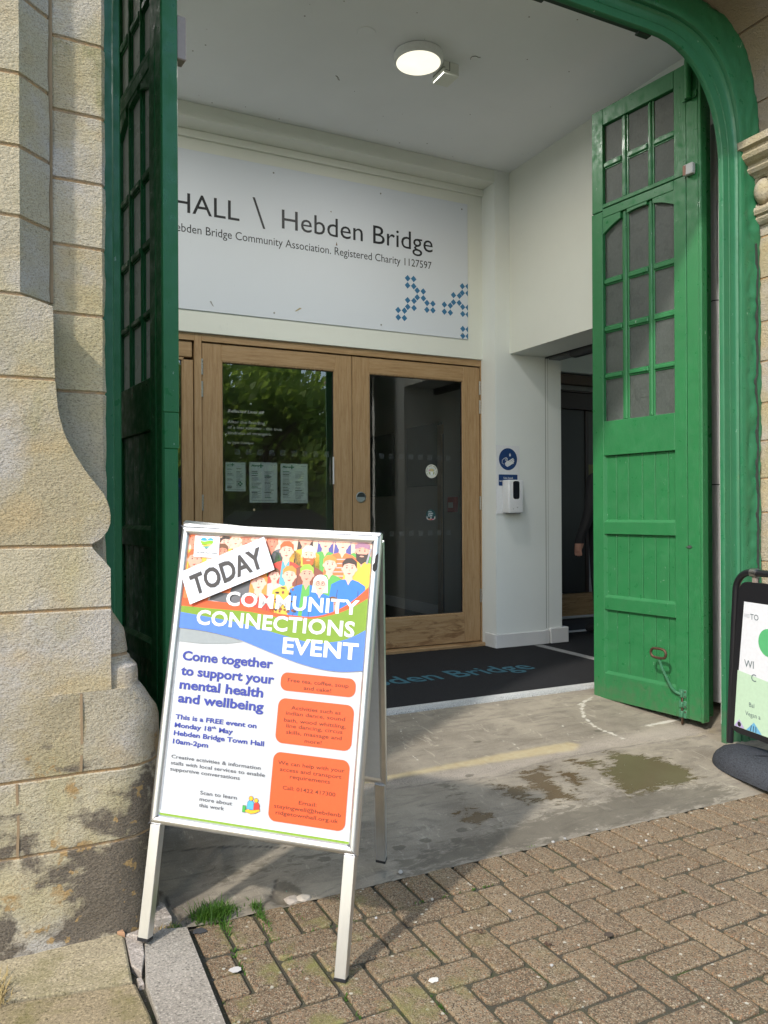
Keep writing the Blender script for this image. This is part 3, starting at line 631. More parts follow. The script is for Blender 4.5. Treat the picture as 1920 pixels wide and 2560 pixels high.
# ------------------------------------------------------------------ folding doors
def leaf_proto(name, label, group):
    t = thing(name, label, 'door leaf', (0, 0, 0), 0, group); L = .765; Z0, Z1 = .105, 3.715; D = .05
    cols = [(.085, .218), (.266, .405), (.447, .59)]; rows = [(3.39, 3.605), (3.13, 3.345), (2.675, 2.90), (2.385, 2.63), (2.095, 2.34), (1.805, 2.055)]
    mb = MB(); b = .0025
    B = lambda x0, x1, z0, z1, y0=0, y1=D, bv=b: mb.box(x0, x1, y0, y1, z0, z1, GREEN, bv)
    B(0, .085, Z0, 3.085); B(0, .085, 3.092, Z1, .004); B(.59, .668, Z0, 3.10); B(.59, .668, 3.106, Z1, .004)
    B(.671, .745, Z0+.0, Z1, .001); B(.7475, L, Z0-.004, Z1, -.004, D, .004)
    B(.085, .59, 3.615, Z1, .004); B(.085, .59, 3.106, 3.13, .004); B(.085, .59, 3.045, 3.098)
    B(.085, .59, 1.59, 1.80); B(.085, .59, 1.112, 1.185); B(.085, .59, .652, .727); B(.085, .59, Z0, .262)
    g0, g1 = .010, .042
    for (a0, a1) in ((.218, .266), (.405, .447)):
        for z0, z1 in ((3.13, 3.615), (1.80, 3.045)):
            B(a0+.012, a1-.012, z0, z1, g0, g1, .006); B(a0, a0+.0125, z0, z1, .020, .04, .002); B(a1-.0125, a1, z0, z1, .020, .04, .002)
    segs = [(.085, .218), (.266, .405), (.447, .59)]
    for (z0, z1) in ((3.345, 3.39), (2.63, 2.675), (2.34, 2.385), (2.055, 2.095)):
        for a0, a1 in segs: B(a0, a1, z0+.008, z1-.008, g0, g1, .005); B(a0, a1, z0, z0+.0085, .02, .04, .002); B(a0, a1, z1-.0085, z1, .02, .04, .002)
    for a0, a1 in segs:      # beads round the glass
        pass
    # arched spandrels over the first middle row
    arc = lambda s: 3.03-((s-.355)**2)*1.15
    for a0, a1 in segs:
        pts = [(a0, 3.045), (a1, 3.045)]+[(s, arc(s)) for s in np.linspace(a1, a0, 9)]
        mb.prism(pts, .004, .045, GREEN)
    # bevelled edges of the boarded panels
    for z0, z1 in ((1.185, 1.59), (.727, 1.112), (.262, .652)):
        mb.add([(.085, 0.001, z0), (.59, 0.001, z0), (.59, .020, z0+.016), (.085, .020, z0+.016)], [(0, 1, 2, 3)], GREEN)
        mb.add([(.085, 0.001, z0), (.098, .020, z0+.016), (.098, .020, z1), (.085, .001, z1)], [(0, 1, 2, 3)], GREEN)
    mb.build('door_frame', t)
    mb = MB()
    for (c0, c1) in cols:
        for z0, z1 in rows: mb.box(c0-.004, c1+.004, .026, .030, z0-.004, (3.035 if z0 == 2.675 else z1)+.004, OBS)
    mb.build('glazing', t)
    ed = [.085, .168, .257, .357, .446, .534, .59]
    for z0, z1 in ((1.185, 1.59), (.727, 1.112), (.262, .652)):
        mb = MB()
        for a, c in zip(ed, ed[1:]): mb.box(a+.0012, c-.0012, .019, .034, z0-.0, z1, GREEN, .003)
        mb.box(.085, .59, .034, .038, z0, z1, GREEN); mb.build('boarded_panel', t)
    return t
def dup(root, loc, rz, label):
    r = root.copy(); COL.objects.link(r); r.location = loc; r.rotation_euler = (0, 0, rz); r['label'] = label
    for ch in list(root.children): c = ch.copy(); COL.objects.link(c); c.parent = r
    return r
def doors():
    G = 'green folding door leaves of the entrance'
    a = (3.3323, 3.8249, 0); rz = math.atan2(-.991, .1317)
    p = leaf_proto('folding_door', 'bright green glazed door leaf with iron floor bolt, half in sun on the right', G)
    p.location = a; p.rotation_euler = (0, 0, rz)
    lb = dup(p, (.5005, 3.852, 0), math.atan2(-.994, .106), 'dark green door leaf seen almost edge-on behind the stone pier on the left')
    dup(p, (3.432, 3.90, 0), rz+.03, 'green door leaf folded behind the one with the floor bolt, only its edge showing')
    dup(p, (.335, 3.90, 0), math.atan2(-.994, .106)-.04, 'green door leaf folded between the left-hand leaf and the lobby wall')
    # bolt on the near right leaf
    mb = MB(); G2 = flat((.05, .17, .09), .45)
    mb.tube([(.541, -.085, .435), (.553, -.075, .38), (.585, -.035, .27), (.598, -.016, .245), (.63, -.012, .235)], .0075, G2, 8)
    mb.build('bolt_rod', p)
    mb = MB()
    loop = []
    for k in range(25):
        a = 2*math.pi*k/24; loop.append((.541+max(-.024, min(.024, .06*math.cos(a)))+.026*math.cos(a), -.088, .458+.026*math.sin(a)))
    mb.tube(loop, .0075, RUST, 8, cap=False); mb.build('bolt_handle', p)
    mb = MB()
    for z0, z1 in ((.215, .262), (.16, .20), (.105, .15)): mb.box(.612, .660, -.006, .0, z0, z1, G2, .002); mb.box(.628, .642, -.018, -.006, z0+.004, z1-.004, G2, .003)
    mb.box(.630, .641, -.013, -.003, .07, .24, RUST, .002)
    for z in (.225, .252, .17, .14): mb.lathe([(.0045, 0), (.004, .003), (0, .004)], RUST, n=8, M=Matrix.Translation((.653, -.006, z)) @ Matrix.Rotation(math.pi/2, 4, 'X'))
    mb.build('bolt_plate', p)
    mb = MB(); mb.box(.672, .732, -.03, -.002, 3.085, 3.145, flat((.42, .43, .42), .4), .004); mb.box(.672, .69, -.031, -.029, 3.088, 3.14, flat((.25, .12, .08), .5)); mb.build('magnet_catch', p)
    mb = MB(); mb.tube([(.70, -.02, 3.50), (.70, -.02, 3.70), (.70, -.006, 3.80)], .020, GREEN, 10); mb.box(.655, .745, -.012, -.001, 3.50, 3.54, GREEN, .003); mb.build('top_pivot', p)
    mb = MB()
    mb.prism([(.66, 1.052), (.684, 1.064), (.70, 1.055), (.686, 1.044)], -.004, -.002, flat((.05, .06, .05), .6)); mb.build('paint_chip', p)
    # thick cover strip on the near edge of the left leaf
    mb = MB(); mb.box(.766, .774, -.003, .060, 1.64, 3.72, GREEN, .003); mb.box(.766, .772, -.001, .056, .10, 1.50, GREEN, .004); mb.box(.766, .772, -.0, .06, 1.50, 1.64, GREEN, .003); mb.build('edge_strip', lb)
    mb = MB(); mb.box(.70, .76, .06, .10, 3.02, 3.19, flat((.36, .30, .28), .6), .004); mb.build('door_stop', lb)
    mb = MB()
    for z in (.80, .84): mb.box(.72, .75, .05, .082, z, z+.02, GREEN, .003)
    mb.build('bolt_keep', lb)
    for z in (3.215, 2.26, 1.33, .485):
        m = MB()
        for k in range(4): m.lathe([(.010, 0), (.016, .003), (.016, .027), (.010, .03)], GREEN2, (3.628, 3.105, z-.06+.031*k), 12)
        m.build('hinge', FRAME).location = (-1.89, -FYF, 0)
doors()
# ------------------------------------------------------------------ lobby shell
def lobby():
    mb = MB(); mb.box(-.36, 4.3, 3.03, 5.9, 4.06, 4.2, CEIL); struct(mb.build('ceiling'))
    mb = MB(); CK = flat((.26, .25, .24), .9); rr = random.Random(5)
    for x, y, L in [(2.66, 4.15, .06), (2.02, 4.72, .04)]:
        P = [(x, y, 4.058)]; a = rr.uniform(0, 6)
        for k in range(6): a += rr.uniform(-.9, .9); P.append((P[-1][0]+math.cos(a)*L/4, P[-1][1]+math.sin(a)*L/4, 4.0585))
        mb.tube(P, .0022, CK, 4)
    for k in range(46):
        x, y = rr.uniform(.7, 3.7), rr.uniform(3.2, 5.4); mb.lathe([(rr.uniform(.002, .006), 0), (0, -.002)], CK, (x, y, 4.0595), 6)
    mb.lathe([(.055, 0), (.052, -.004), (.0, -.005)], CEIL, (1.96, 4.18, 4.06), 24)
    struct(mb.build('ceiling_cracks'))
    mb = MB(); mb.box(-.36, 9, 3.95, 12, -.02, .115, DARK); struct(mb.build('floor'))
    # right wall with opening
    mb = MB(); mb.box(3.838, 4.19, 3.03, 4.0, .115, 4.06, WALLG); mb.box(3.838, 4.19, 4.0, 5.41, 2.56, 4.06, WALLP)
    mb.box(3.832, 3.845, 3.03, 4.0, .12, .24, SKIRT, .003); tag(mb.build('lobby_wall'), 'cream painted right-hand lobby wall over the open passage', 'wall')
    mb = MB(); mb.box(3.691, 4.365, 5.41, 5.76, .115, 4.06, WALLG)
    mb.box(3.676, 4.185, 5.394, 5.41, .13, .245, SKIRT, .004); mb.box(3.676, 3.691, 5.41, 5.56, .13, .245, SKIRT, .004)
    mb.box(4.186, 4.225, 5.40, 5.41, .13, .25, SKIRT, .003); mb.box(4.23, 4.42, 5.385, 5.50, .13, .262, SKIRT, .006); mb.box(4.366, 4.41, 5.50, 5.74, .13, .25, SKIRT, .006)
    mb.box(4.196, 4.202, 5.4075, 5.41, .262, 2.56, flat((.40, .41, .38), .8)); mb.box(4.222, 4.225, 5.408, 5.41, .262, 2.56, flat((.45, .46, .43), .8))
    tag(mb.build('pilaster'), 'pale grey wall pier with scuffed white skirting carrying the hand sanitiser', 'wall')
    mb = MB(); mb.box(-.36, -.26, 3.03, 5.9, .115, 4.06, WALLP); tag(mb.build('lobby_wall'), 'cream lobby wall behind the left-hand door leaves', 'wall')
    mb = MB()   # fascia and beam
    mb.box(-.26, 3.735, 5.60, 5.74, 2.532, 4.06, WALLP, .003); mb.box(-.26, 3.691, 5.41, 5.60, 3.955, 4.06, WALLP, .004); mb.box(-.26, 3.735, 5.575, 5.5995, 3.90, 3.9549, WALLP, .004)
    tag(mb.build('fascia_wall'), 'cream boxed-out fascia above the oak doors that carries the white name board', 'wall')
    mb = MB()   # wall behind the arch (front inner wall)
    mb.box(-.36, XL-.12, 3.015, 3.03, .1, 4.2, WALLP); mb.box(XR+.12, 4.3, 3.015, 3.03, .1, 4.2, WALLP); mb.box(XL-.12, XR+.12, 3.015, 3.03, ZH+.12, 4.2, WALLP)
    tag(mb.build('inner_wall'), 'plastered inner face of the entrance wall over the door head', 'wall')
    mb = MB(); mb.tube([(3.78, 3.275, .14), (3.78, 3.275, 3.5)], .027, flat((.38, .38, .38), .5), 14)
    for z in (1.40, 2.47): mb.tube([(3.78, 3.275, z), (3.78, 3.275, z+.006)], .0285, DARK, 14)
    tag(mb.build('drain_pipe'), 'slim grey vertical pipe in the gap between the folded door leaves and frame', 'pipe')
lobby()
def mat_and_trim():
    t = thing('entrance_mat', 'charcoal entrance matting with blue town name lettering on the lobby floor', 'mat', (1.8, 4.8, .115))
    mb = MB(); mb.box(-2.05, 2.0, -.765, .80, 0, .019, RUG); mb.build('matting', t)
    mb = MB(); BL = flat((.035, .125, .165), .9); M = Matrix(((1, 0, 0, 0), (0, 0, 1, 0), (0, -1, 0, 0), (0, 0, 0, 1)))
    M = Matrix.Translation((-1.8, -4.8, 0)) @ Matrix(((1, 0, 0, 0), (0, 0, 1, 0), (0, -1, 0, .0195), (0, 0, 0, 1)))
    put(mb, 'Hebden Bridge', 3.46, 4.57, .215, BL, .001, width=1.57, align='R', M=M, bold=.012); mb.build('lettering', t)
    mb = MB(); TR = m_flag('ribbed_trim', (.40, .40, .385), (.48, .48, .47))
    mb.box(-.26, 3.79, 3.985, 4.034, .10, .134, TR, .002)
    for k in range(10): mb.box(-.26, 3.79, 3.925+.006*k, 3.929+.006*k, .10, .1325, TR)
    mb.box(-.26, 3.79, 3.924, 3.986, .10, .1302, TR); tag(mb.build('mat_edge_strip'), 'pale ribbed metal strip along the front edge of the charcoal mat', 'trim strip')
    mb = MB(); mb.box(4.04, 4.12, 4.02, 5.37, .11, .1345, m_flag('dull_trim', (.24, .24, .235), (.3, .3, .29)), .001); tag(mb.build('floor_strip'), 'flat grey floor strip where the mat meets the side passage', 'trim strip')
    mb = MB(); mb.box(3.80, 6.6, 4.0, 5.80, .10, .1335, RUG); mb.box(4.36, 6.6, 5.80, 6.5, .10, .131, DARK); struct(mb.build('passage_floor'))
    mb = MB(); mb.box(4.36, 6.6, 5.79, 5.87, .115, .1365, TR, .001); tag(mb.build('floor_strip'), 'grey floor strip running across the dark passage', 'trim strip')
    mb = MB(); mb.box(-.26, 3.69, 5.55, 5.72, .115, .158, m_oak('oak_sill', True, .5), .004); tag(mb.build('door_sill'), 'worn oak threshold under the double doors', 'sill')
mat_and_trim()
def passage():
    mb = MB(); mb.box(4.366, 7.4, 6.62, 6.8, .115, 4.06, flat((.4, .4, .38), .7)); mb.box(7.2, 7.4, 3.9, 6.62, .115, 1.0, WALLP); mb.box(7.2, 7.4, 3.9, 6.62, 3.0, 4.06, WALLP); mb.box(4.19, 7.4, 3.7, 3.9, .115, 4.06, WALLP); mb.box(4.366, 7.4, 6.50, 6.62, 2.70, 4.06, WALLP); mb.box(4.2, 7.4, 3.9, 6.8, 3.3, 3.4, WALLP)  # gap in the unseen end wall added to let daylight into the passage
    tag(mb.build('passage_wall'), 'dim walls of the side passage beyond the pale wall pier', 'wall')
    t = thing('glazed_screen', 'dark timber and glass screen at the end of the side passage', 'screen', (5.5, 6.6, .13)); BR = flat((.085, .048, .026), .5); BD = flat((.035, .02, .015), .5)
    mb = MB(); mb.box(-1.1, 1.6, -.06, .0, .03, .26, m_oak('dark_plank', True, .5), .003); mb.build('bottom_panel', t)
    mb = MB(); mb.box(-1.1, 1.6, -.075, -.06, .005, .03, flat((.5, .5, .5), .4, .5), .004); mb.build('kick_strip', t)
    mb = MB(); mb.box(-1.1, 1.6, -.07, .0, 2.45, 2.55, BR, .003); mb.box(-1.1, 1.6, -.09, .0, 2.19, 2.36, BD, .003); mb.box(-.42, 1.6, -.095, -.01, 2.365, 2.385, BD); mb.box(-1.1, -.35, -.085, -.0, 2.362, 2.43, flat((.3, .31, .30), .6)); mb.build('head_beams', t)
    mb = MB(); mb.box(-1.1, .10, -.05, -.02, .27, 2.185, flat((.03, .032, .032), .3, .5)); mb.build('dark_panel', t)
    mb = MB(); mb.box(.10, .14, -.06, -.01, .27, 2.185, BD); mb.box(.14, 1.6, -.04, -.02, .27, .42, flat((.35, .35, .35), .6)); mb.box(.14, 1.6, -.04, -.02, .42, .80, flat((.25, .27, .28), .5)); mb.box(.14, 1.6, -.04, -.02, .80, 1.2, flat((.09, .09, .05), .5)); mb.box(.14, 1.6, -.04, -.02, 1.2, 1.62, flat((.15, .145, .04), .6)); mb.box(.14, 1.6, -.04, -.02, 1.62, 2.185, flat((.07, .065, .055), .6)); mb.build('side_light', t)
    t = thing('door_operator', 'black automatic door closer under the lintel of the side passage', 'door closer', (4.24, 4.7, 2.56))
    mb = MB(); mb.tube([(.01, -.75, -.005), (.01, .38, -.005), (.01, .41, -.005), (.01, .425, -.005)], [.052, .052, .045, .02], BLACK, 16); mb.build('cylinder', t)
    mb = MB(); mb.box(-.05, -.02, .38, .70, -.012, .0, BLACK, .002); mb.box(-.02, .10, .38, .69, -.02, -.003, flat((.16, .165, .165), .5), .003); mb.build('arm', t)
passage()
def inner_room():
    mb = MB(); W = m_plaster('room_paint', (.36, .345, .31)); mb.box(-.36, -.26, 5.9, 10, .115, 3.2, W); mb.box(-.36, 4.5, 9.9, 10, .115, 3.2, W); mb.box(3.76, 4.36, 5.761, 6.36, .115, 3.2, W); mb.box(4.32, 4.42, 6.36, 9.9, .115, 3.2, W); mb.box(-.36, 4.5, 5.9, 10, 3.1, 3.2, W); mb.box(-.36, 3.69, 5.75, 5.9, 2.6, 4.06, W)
    mb.box(4.305, 4.318, 6.4, 9.9, .12, .24, SKIRT)
    tag(mb.build('room_walls'), 'dim beige walls of the room behind the oak doors', 'wall')
    mb = MB(); PT = m_flag('dark_canvas', (.012, .018, .022), (.03, .04, .045)); mb.box(4.275, 4.315, 7.33, 8.08, 1.54, 2.22, PT, .004); tag(mb.build('wall_picture'), 'larger near-black canvas seen through the right-hand oak door', 'picture')
    mb = MB(); mb.box(4.275, 4.315, 8.45, 9.2, 1.45, 2.2, PT, .004); tag(mb.build('wall_picture'), 'second dark canvas further back in the room, nearer the door edge', 'picture')
    t = thing('room_door', 'narrow oak-framed inner door standing in the unlit room', 'door', (4.30, 6.95, .13)); mb = MB(); OD = m_oak('oak_inner')
    for y0, y1, z0, z1 in ((-.42, -.34, 0, 2.05), (.30, .38, 0, 2.05), (-.34, .30, 1.95, 2.05)): mb.box(-.05, .015, y0, y1, z0, z1, OD, .003)
    mb.build('frame', t); mb = MB(); mb.box(-.03, .0, -.34, .30, 0, 1.95, flat((.06, .062, .06), .4)); mb.build('panel', t)
    t = thing('fire_alarm_point', 'small red fire alarm call point seen through the oak door glass', 'alarm', (3.755, 6.16, 1.32)); RD = flat((.42, .03, .035), .4)
    mb = MB(); mb.box(-.045, .0, -.06, .06, -.07, .07, RD, .006); mb.build('case', t); mb = MB(); mb.box(-.047, -.044, -.04, .04, -.03, .02, flat((.6, .6, .58), .4)); mb.build('glass', t)
inner_room()
# ------------------------------------------------------------------ name board
def name_board():
    t = thing('name_board', 'large white name board with thin dark lettering and blue diamonds above the oak doors', 'sign', (1.87, 5.599, 2.688)); X0, Z0 = 1.87, 2.688
    mb = MB(); WB = m_plaster('white_board', (.66, .70, .76), .02, .02); mb.box(.18-X0, 3.545-X0, -.008, 0, 0, 1.127, WB, .001); mb.build('board', t)
    mb = MB(); TX = flat((.016, .018, .022), .5); d = .0087; M = Matrix.Translation((-X0, 0, -Z0))
    put(mb, 'TOWN', 1.05-.17, 3.366, .138, TX, d, align='R', M=M, width=.44); put(mb, 'HALL', 1.60, 3.366, .138, TX, d, align='R', M=M, width=.475)
    mb.poly([(1.698, 3.558), (1.716, 3.558), (1.795, 3.338), (1.777, 3.338)], d, TX, M)
    put(mb, 'Hebden Bridge', 1.922, 3.364, .141, TX, d, width=1.288, M=M)
    put(mb, 'Hebden Bridge Community Association. Registered Charity 1127597', 3.198, 3.228, .058, TX, d, width=2.105, align='R', M=M); mb.build('lettering', t)
    mb = MB(); BL = flat((.04, .17, .34), .5)
    for x, z in [(2.977, 3.127), (3.032, 3.128), (2.976, 3.07), (3.032, 3.07), (3.064, 3.039), (3.12, 3.038), (3.064, 2.984), (3.121, 2.983), (2.976, 2.951), (3.034, 2.952), (2.977, 2.898), (3.034, 2.895), (3.154, 2.949), (3.209, 2.949), (3.153, 2.893), (3.209, 2.895), (2.89, 2.863), (2.947, 2.864), (2.891, 2.805), (2.946, 2.805), (3.491, 3.126), (3.49, 3.071), (3.462, 3.043), (3.405, 3.042), (3.405, 2.983), (3.46, 2.984), (3.317, 2.954), (3.374, 2.952), (3.317, 2.896), (3.374, 2.894), (3.493, 2.954), (3.494, 2.896), (3.545, 3.13), (3.545, 3.073), (3.545, 2.954), (3.545, 2.896), (3.494, 2.772), (3.493, 2.714), (3.545, 2.772), (3.545, 2.715)]:
        h = .0258
        mb.poly([(x-h, z), (x, z-h*1.03), (x, z+h*1.03)] if x > 3.54 else [(x-h, z), (x, z-h*1.03), (x+h, z), (x, z+h*1.03)], d, BL, M)
    mb.build('diamond_pattern', t)
    SC_ = flat((.25, .25, .24), .4)
    for x in (.9, 1.86, 2.74, 3.49):
        for z in (2.73, 3.765): mb = MB(); mb.lathe([(.007, 0), (.006, .002), (0, .003)], SC_, n=8, M=M @ Matrix.Translation((x, -.008, z)) @ Matrix.Rotation(math.pi/2, 4, 'X')); mb.build('fixing_screw', t)
    mb = MB(); mb.poly([(2.02, 2.76), (2.06, 2.79), (2.075, 2.785), (2.03, 2.758)], d, flat((.40, .34, .2), .8), M); mb.poly([(1.38, 2.76), (1.40, 2.73), (1.41, 2.725), (1.39, 2.765)], d, flat((.3, .3, .3), .8), M); mb.poly([(2.355, 3.30), (2.362, 3.33), (2.368, 3.30)], d+.0004, flat((.15, .09, .04), .8), M); mb.poly([(2.31, 3.55), (2.318, 3.56), (2.322, 3.548)], d, flat((.15, .09, .04), .8), M)
    mb.build('smudge', t)
name_board()
# ------------------------------------------------------------------ oak doors
def oak_doors():
    Y = 5.63
    mb = MB(); mb.box(3.682, 3.72, Y-.012, 5.74, .158, 2.531, OAK, .002); mb.box(1.275, 1.327, Y-.012, 5.74, .158, 2.531, OAK, .002); mb.box(1.327, 3.682, Y-.012, 5.74, 2.478, 2.531, OAKH, .002); mb.box(-.05, 1.275, Y-.012, 5.74, 2.478, 2.531, OAKH, .002)
    tag(mb.build('door_surround'), 'fixed oak frame around the double doors below the fascia', 'door frame')
    SQ = NT('frosted_square'); SQ.col((.7, .72, .72)); SQ.set(.6); tr = SQ.n('ShaderNodeBsdfTransparent'); mx = SQ.n('ShaderNodeMixShader'); mx.inputs[0].default_value = .16; SQ.l(tr.outputs[0], mx.inputs[1]); SQ.l(SQ.b.outputs[0], mx.inputs[2]); SQ.l(mx.outputs[0], SQ.out.inputs[0]); SQ = SQ.m
    def door(x0, x1, gl, gr, label, hinge_l, name='oak_door', worn=OAKW, zt=2.47):
        w = x1-x0; t = thing(name, label, 'door', (x0, Y, .165)); z = lambda v: v-.165; B = .0025
        mb = MB(); mb.box(0, gl-x0, 0, .055, 0, z(zt), OAK, B); mb.box(gr-x0, w, 0, .055, 0, z(zt), OAK, B); mb.build('stiles', t)
        mb = MB(); mb.box(gl-x0, gr-x0, 0, .055, z(2.352), z(zt), OAKH, B); mb.build('top_rail', t)
        mb = MB(); mb.box(gl-x0, gr-x0, 0, .055, 0, z(.40), worn, B); mb.build('bottom_rail', t)
        mb = MB(); mitre(mb, gl-x0, gr-x0, z(.40), z(2.352), [(0, .002), (.006, .002), (.012, .012), (.012, .03)], OAK); mitre(mb, gl-x0+.009, gr-x0-.009, z(.409), z(2.343), [(0, .0125), (.006, .0125), (.006, .028)], DARK); mb.build('glazing_bead', t)
        mb = MB(); mb.add([(gl-x0+.01, .02, z(.41)), (gr-x0-.01, .02, z(.41)), (gr-x0-.01, .02, z(2.342)), (gl-x0+.01, .02, z(2.342))], [(0, 1, 2, 3)], GLASS); mb.build('pane', t)
        mb = MB()
        for zz, zp in ((1.70, 1.0), (1.08, .8)):
            k = 0; x = gl+.10
            while x < gr-.08: mb.add([(x-x0, .0235, z(zz)-.021), (x-x0+.042, .0235, z(zz)-.021), (x-x0+.042, .0235, z(zz)+.021), (x-x0, .0235, z(zz)+.021)], [(0, 1, 2, 3)], SQ); x += .088
        mb.build('marker_squares', t)
        if hinge_l is not None:
            hx = -.002 if hinge_l else w+.002
            for zz in (2.30, 2.14, 1.33, .55):
                mb = MB()
                for k in range(5): mb.lathe([(.006, 0), (.009, .002), (.009, .020), (.006, .022)], STEEL, (hx, -.006, z(zz)-.06+.023*k), 10)
                mb.box(hx-.004, hx+.004, -.004, .004, z(zz)-.058, z(zz)+.052, STEEL); mb.build('hinge', t)
        return t
    l = door(1.332, 2.500, 1.471, 2.361, 'left-hand oak door with menus and a poem on its tree-reflecting glass', True)
    r = door(2.505, 3.678, 2.648, 3.522, 'right-hand oak door with round stickers and a dark pane', False)
    s = door(.08, 1.27, .20, 1.20, 'oak framed glazed side screen just left of the double doors, mostly hidden', None, 'side_screen', OAKH, 2.34)
    mb = MB(); mb.box(.08, 1.262, 5.632, 5.70, 2.36, 2.472, OAKH, .004); tag(mb.build('transom_panel'), 'short oak panel over the side screen at the left leaf edge', 'panel')
    # flush pull
    mb = MB(); M = Matrix.Translation((.069, -.001, 1.206)) @ Matrix.Rotation(math.pi/2, 4, 'X'); mb.lathe([(.043, 0), (.043, .003), (.037, .004), (.036, -.001)], STEEL, n=28, M=M); mb.lathe([(.0365, -.0005), (0, -.0005)], flat((.22, .25, .24), .35, .5), n=28, M=M)
    mb.poly([(.069+a-.0, 1.206+b) for a, b in disc(0, .002, .034, n=16, a0=0, a1=180)], .0018, flat((.035, .04, .04), .25, .6)); mb.build('flush_pull', r)
    # poem
    mb = MB(); W = flat((.27, .29, .26), .8); Z = .165
    for txt, x, z, c, wd, sh, bo in [('Reflected Lines #8', 1.522, 1.985, .021, .275, .3, .02), ('After the flooding', 1.522, 1.906, .021, .28, 0, 0), ('of a lost summer - the true', 1.522, 1.866, .021, .412, 0, 0), ('kindness of strangers.', 1.522, 1.826, .021, .333, 0, 0), ('by John Siddique', 1.522, 1.758, .016, .192, 0, 0)]:
        put(mb, txt, x-1.332, z-Z, c, W, -.0185, width=wd, shear=sh, bold=bo)
    mb.build('poem_lettering', l)
    # menus
    PAP = flat((.60, .66, .56), .6); GN = flat((.03, .20, .09), .6); TX = flat((.16, .17, .16), .7); rr = random.Random(3)
    def menu(x0, x1, z0, z1, title, label, logo):
        t = thing('menu_sheet', label, 'menu', (x0, 5.656, z0), 0, 'menus taped inside the left door glass'); w, h = x1-x0, z1-z0
        mb = MB(); mb.box(0, w, -.0012, 0, 0, h, PAP); mb.build('paper', t)
        mb = MB(); d = .0017; k = w/.214
        if len(title) > 1:
            for i, tt in enumerate(title): put(mb, tt, .012*k, h-(.020+.017*i)*k-.004, .011*k, GN, d, shear=.3, bold=.03, width=.055*k)
        else: put(mb, title[0], .014*k, h-.032*k, .015*k, GN, d, shear=.3, bold=.03, width=.062*k)
        cx, cz = .088*k if len(title) == 1 else .075*k, h-.026*k
        for a in range(4): mb.poly([(cx+.014*k*math.cos(math.pi/2*a)+.006*k*math.cos(b), cz+.014*k*math.sin(math.pi/2*a)*.9+.006*k*math.sin(b)) for b in np.linspace(0, 6.28, 5)[:4]], d, GN)
        mb.poly(disc(cx, cz, .009*k, n=8), d, GN)
        if logo:
            for a in range(4): mb.poly(disc(w-.04+.011*math.cos(math.pi/2*a), .055+.011*math.sin(math.pi/2*a), .007, n=6), d, GN)
        for cxx in (.016*k, .115*k):
            z = h-.062*k
            while z > .03*k:
                if rr.random() < .22: mb.poly([(cxx, z), (cxx+.06*k*rr.uniform(.5, 1), z), (cxx+.05*k, z+.004*k), (cxx, z+.004*k)], d, GN if rr.random() < .3 else DARK)
                elif rr.random() < .8:
                    ww = .075*k*rr.uniform(.5, 1); mb.poly([(cxx, z), (cxx+ww, z), (cxx+ww, z+.0022*k), (cxx, z+.0022*k)], d, TX)
                z -= .0078*k
        mb.poly([(.02*k, .016*k), (w-.02*k, .016*k), (w-.02*k, .0185*k), (.02*k, .0185*k)], d, TX); mb.poly([(w-.05*k, h-.02*k), (w-.012*k, h-.02*k), (w-.012*k, h-.018*k), (w-.05*k, h-.018*k)], d, TX)
        mb.build('print', t)
    menu(1.506, 1.655, 1.411, 1.622, ['Breakfast', 'Menu'], 'smaller breakfast menu sheet, leftmost on the oak door glass', True)
    menu(1.684, 1.898, 1.328, 1.627, ['Menu'], 'full-page menu sheet between the small breakfast menu and another menu', False)
    menu(1.925, 2.140, 1.324, 1.622, ['Menu'], 'full-page menu sheet nearest the meeting edge of the oak doors', False)
    mb = MB(); mb.box(2.335, 2.341, 5.612, 5.629, 1.47, 1.68, flat((.7, .7, .7), .4)); tag(mb.build('door_seal_strip'), 'short white strip at the meeting edge of the left oak door', 'strip')
    # stickers
    t = thing('round_sticker', 'round cream sticker with green and pink drawing on the dark door glass', 'sticker', (3.222, 5.648, 1.587)); CR = flat((.66, .66, .56), .6)
    mb = MB(); mb.poly(disc(0, 0, .056, n=32), .0, CR); mb.build('backing', t)
    mb = MB(); D2 = flat((.07, .09, .06), .6); OL = flat((.30, .34, .10), .6)
    for k in range(26):
        a = math.radians(-35+k*250/25); r0, r1 = .041, .050
        if k % 6 != 5: mb.poly([(r0*math.cos(a-.05), r0*math.sin(a-.05)), (r1*math.cos(a-.05), r1*math.sin(a-.05)), (r1*math.cos(a+.045), r1*math.sin(a+.045)), (r0*math.cos(a+.045), r0*math.sin(a+.045))], .0005, D2)
    mb.poly(disc(0, 0, .035, n=24), .0004, flat((.50, .56, .55), .6)); mb.poly(disc(0, -.008, .027, .022), .0008, OL); mb.poly(disc(0, .012, .022, .010), .0009, flat((.55, .45, .2), .6)); mb.poly(disc(-.02, .004, .008, .012, 12), .0010, flat((.55, .25, .33), .6)); mb.poly([(-.014, -.006), (.014, -.006), (.010, -.030), (-.010, -.030)], .0012, flat((.7, .72, .7), .6)); mb.poly([(-.03, .000), (.03, .000), (.03, -.007), (-.03, -.007)], .0014, CR); mb.build('drawing', t)
    t = thing('round_sticker', 'round dark teal sticker with white town name on the dark door glass', 'sticker', (3.213, 5.648, 1.229)); mb = MB(); mb.poly(disc(0, 0, .045, n=32), 0, flat((.012, .06, .065), .5)); mb.build('backing', t)
    mb = MB(); WH = flat((.7, .72, .72), .6); put(mb, 'Hebden', -.026, .010, .009, WH, .0006, width=.046, bold=.03); put(mb, 'Bridge', -.026, -.005, .009, WH, .0006, width=.040, bold=.03)
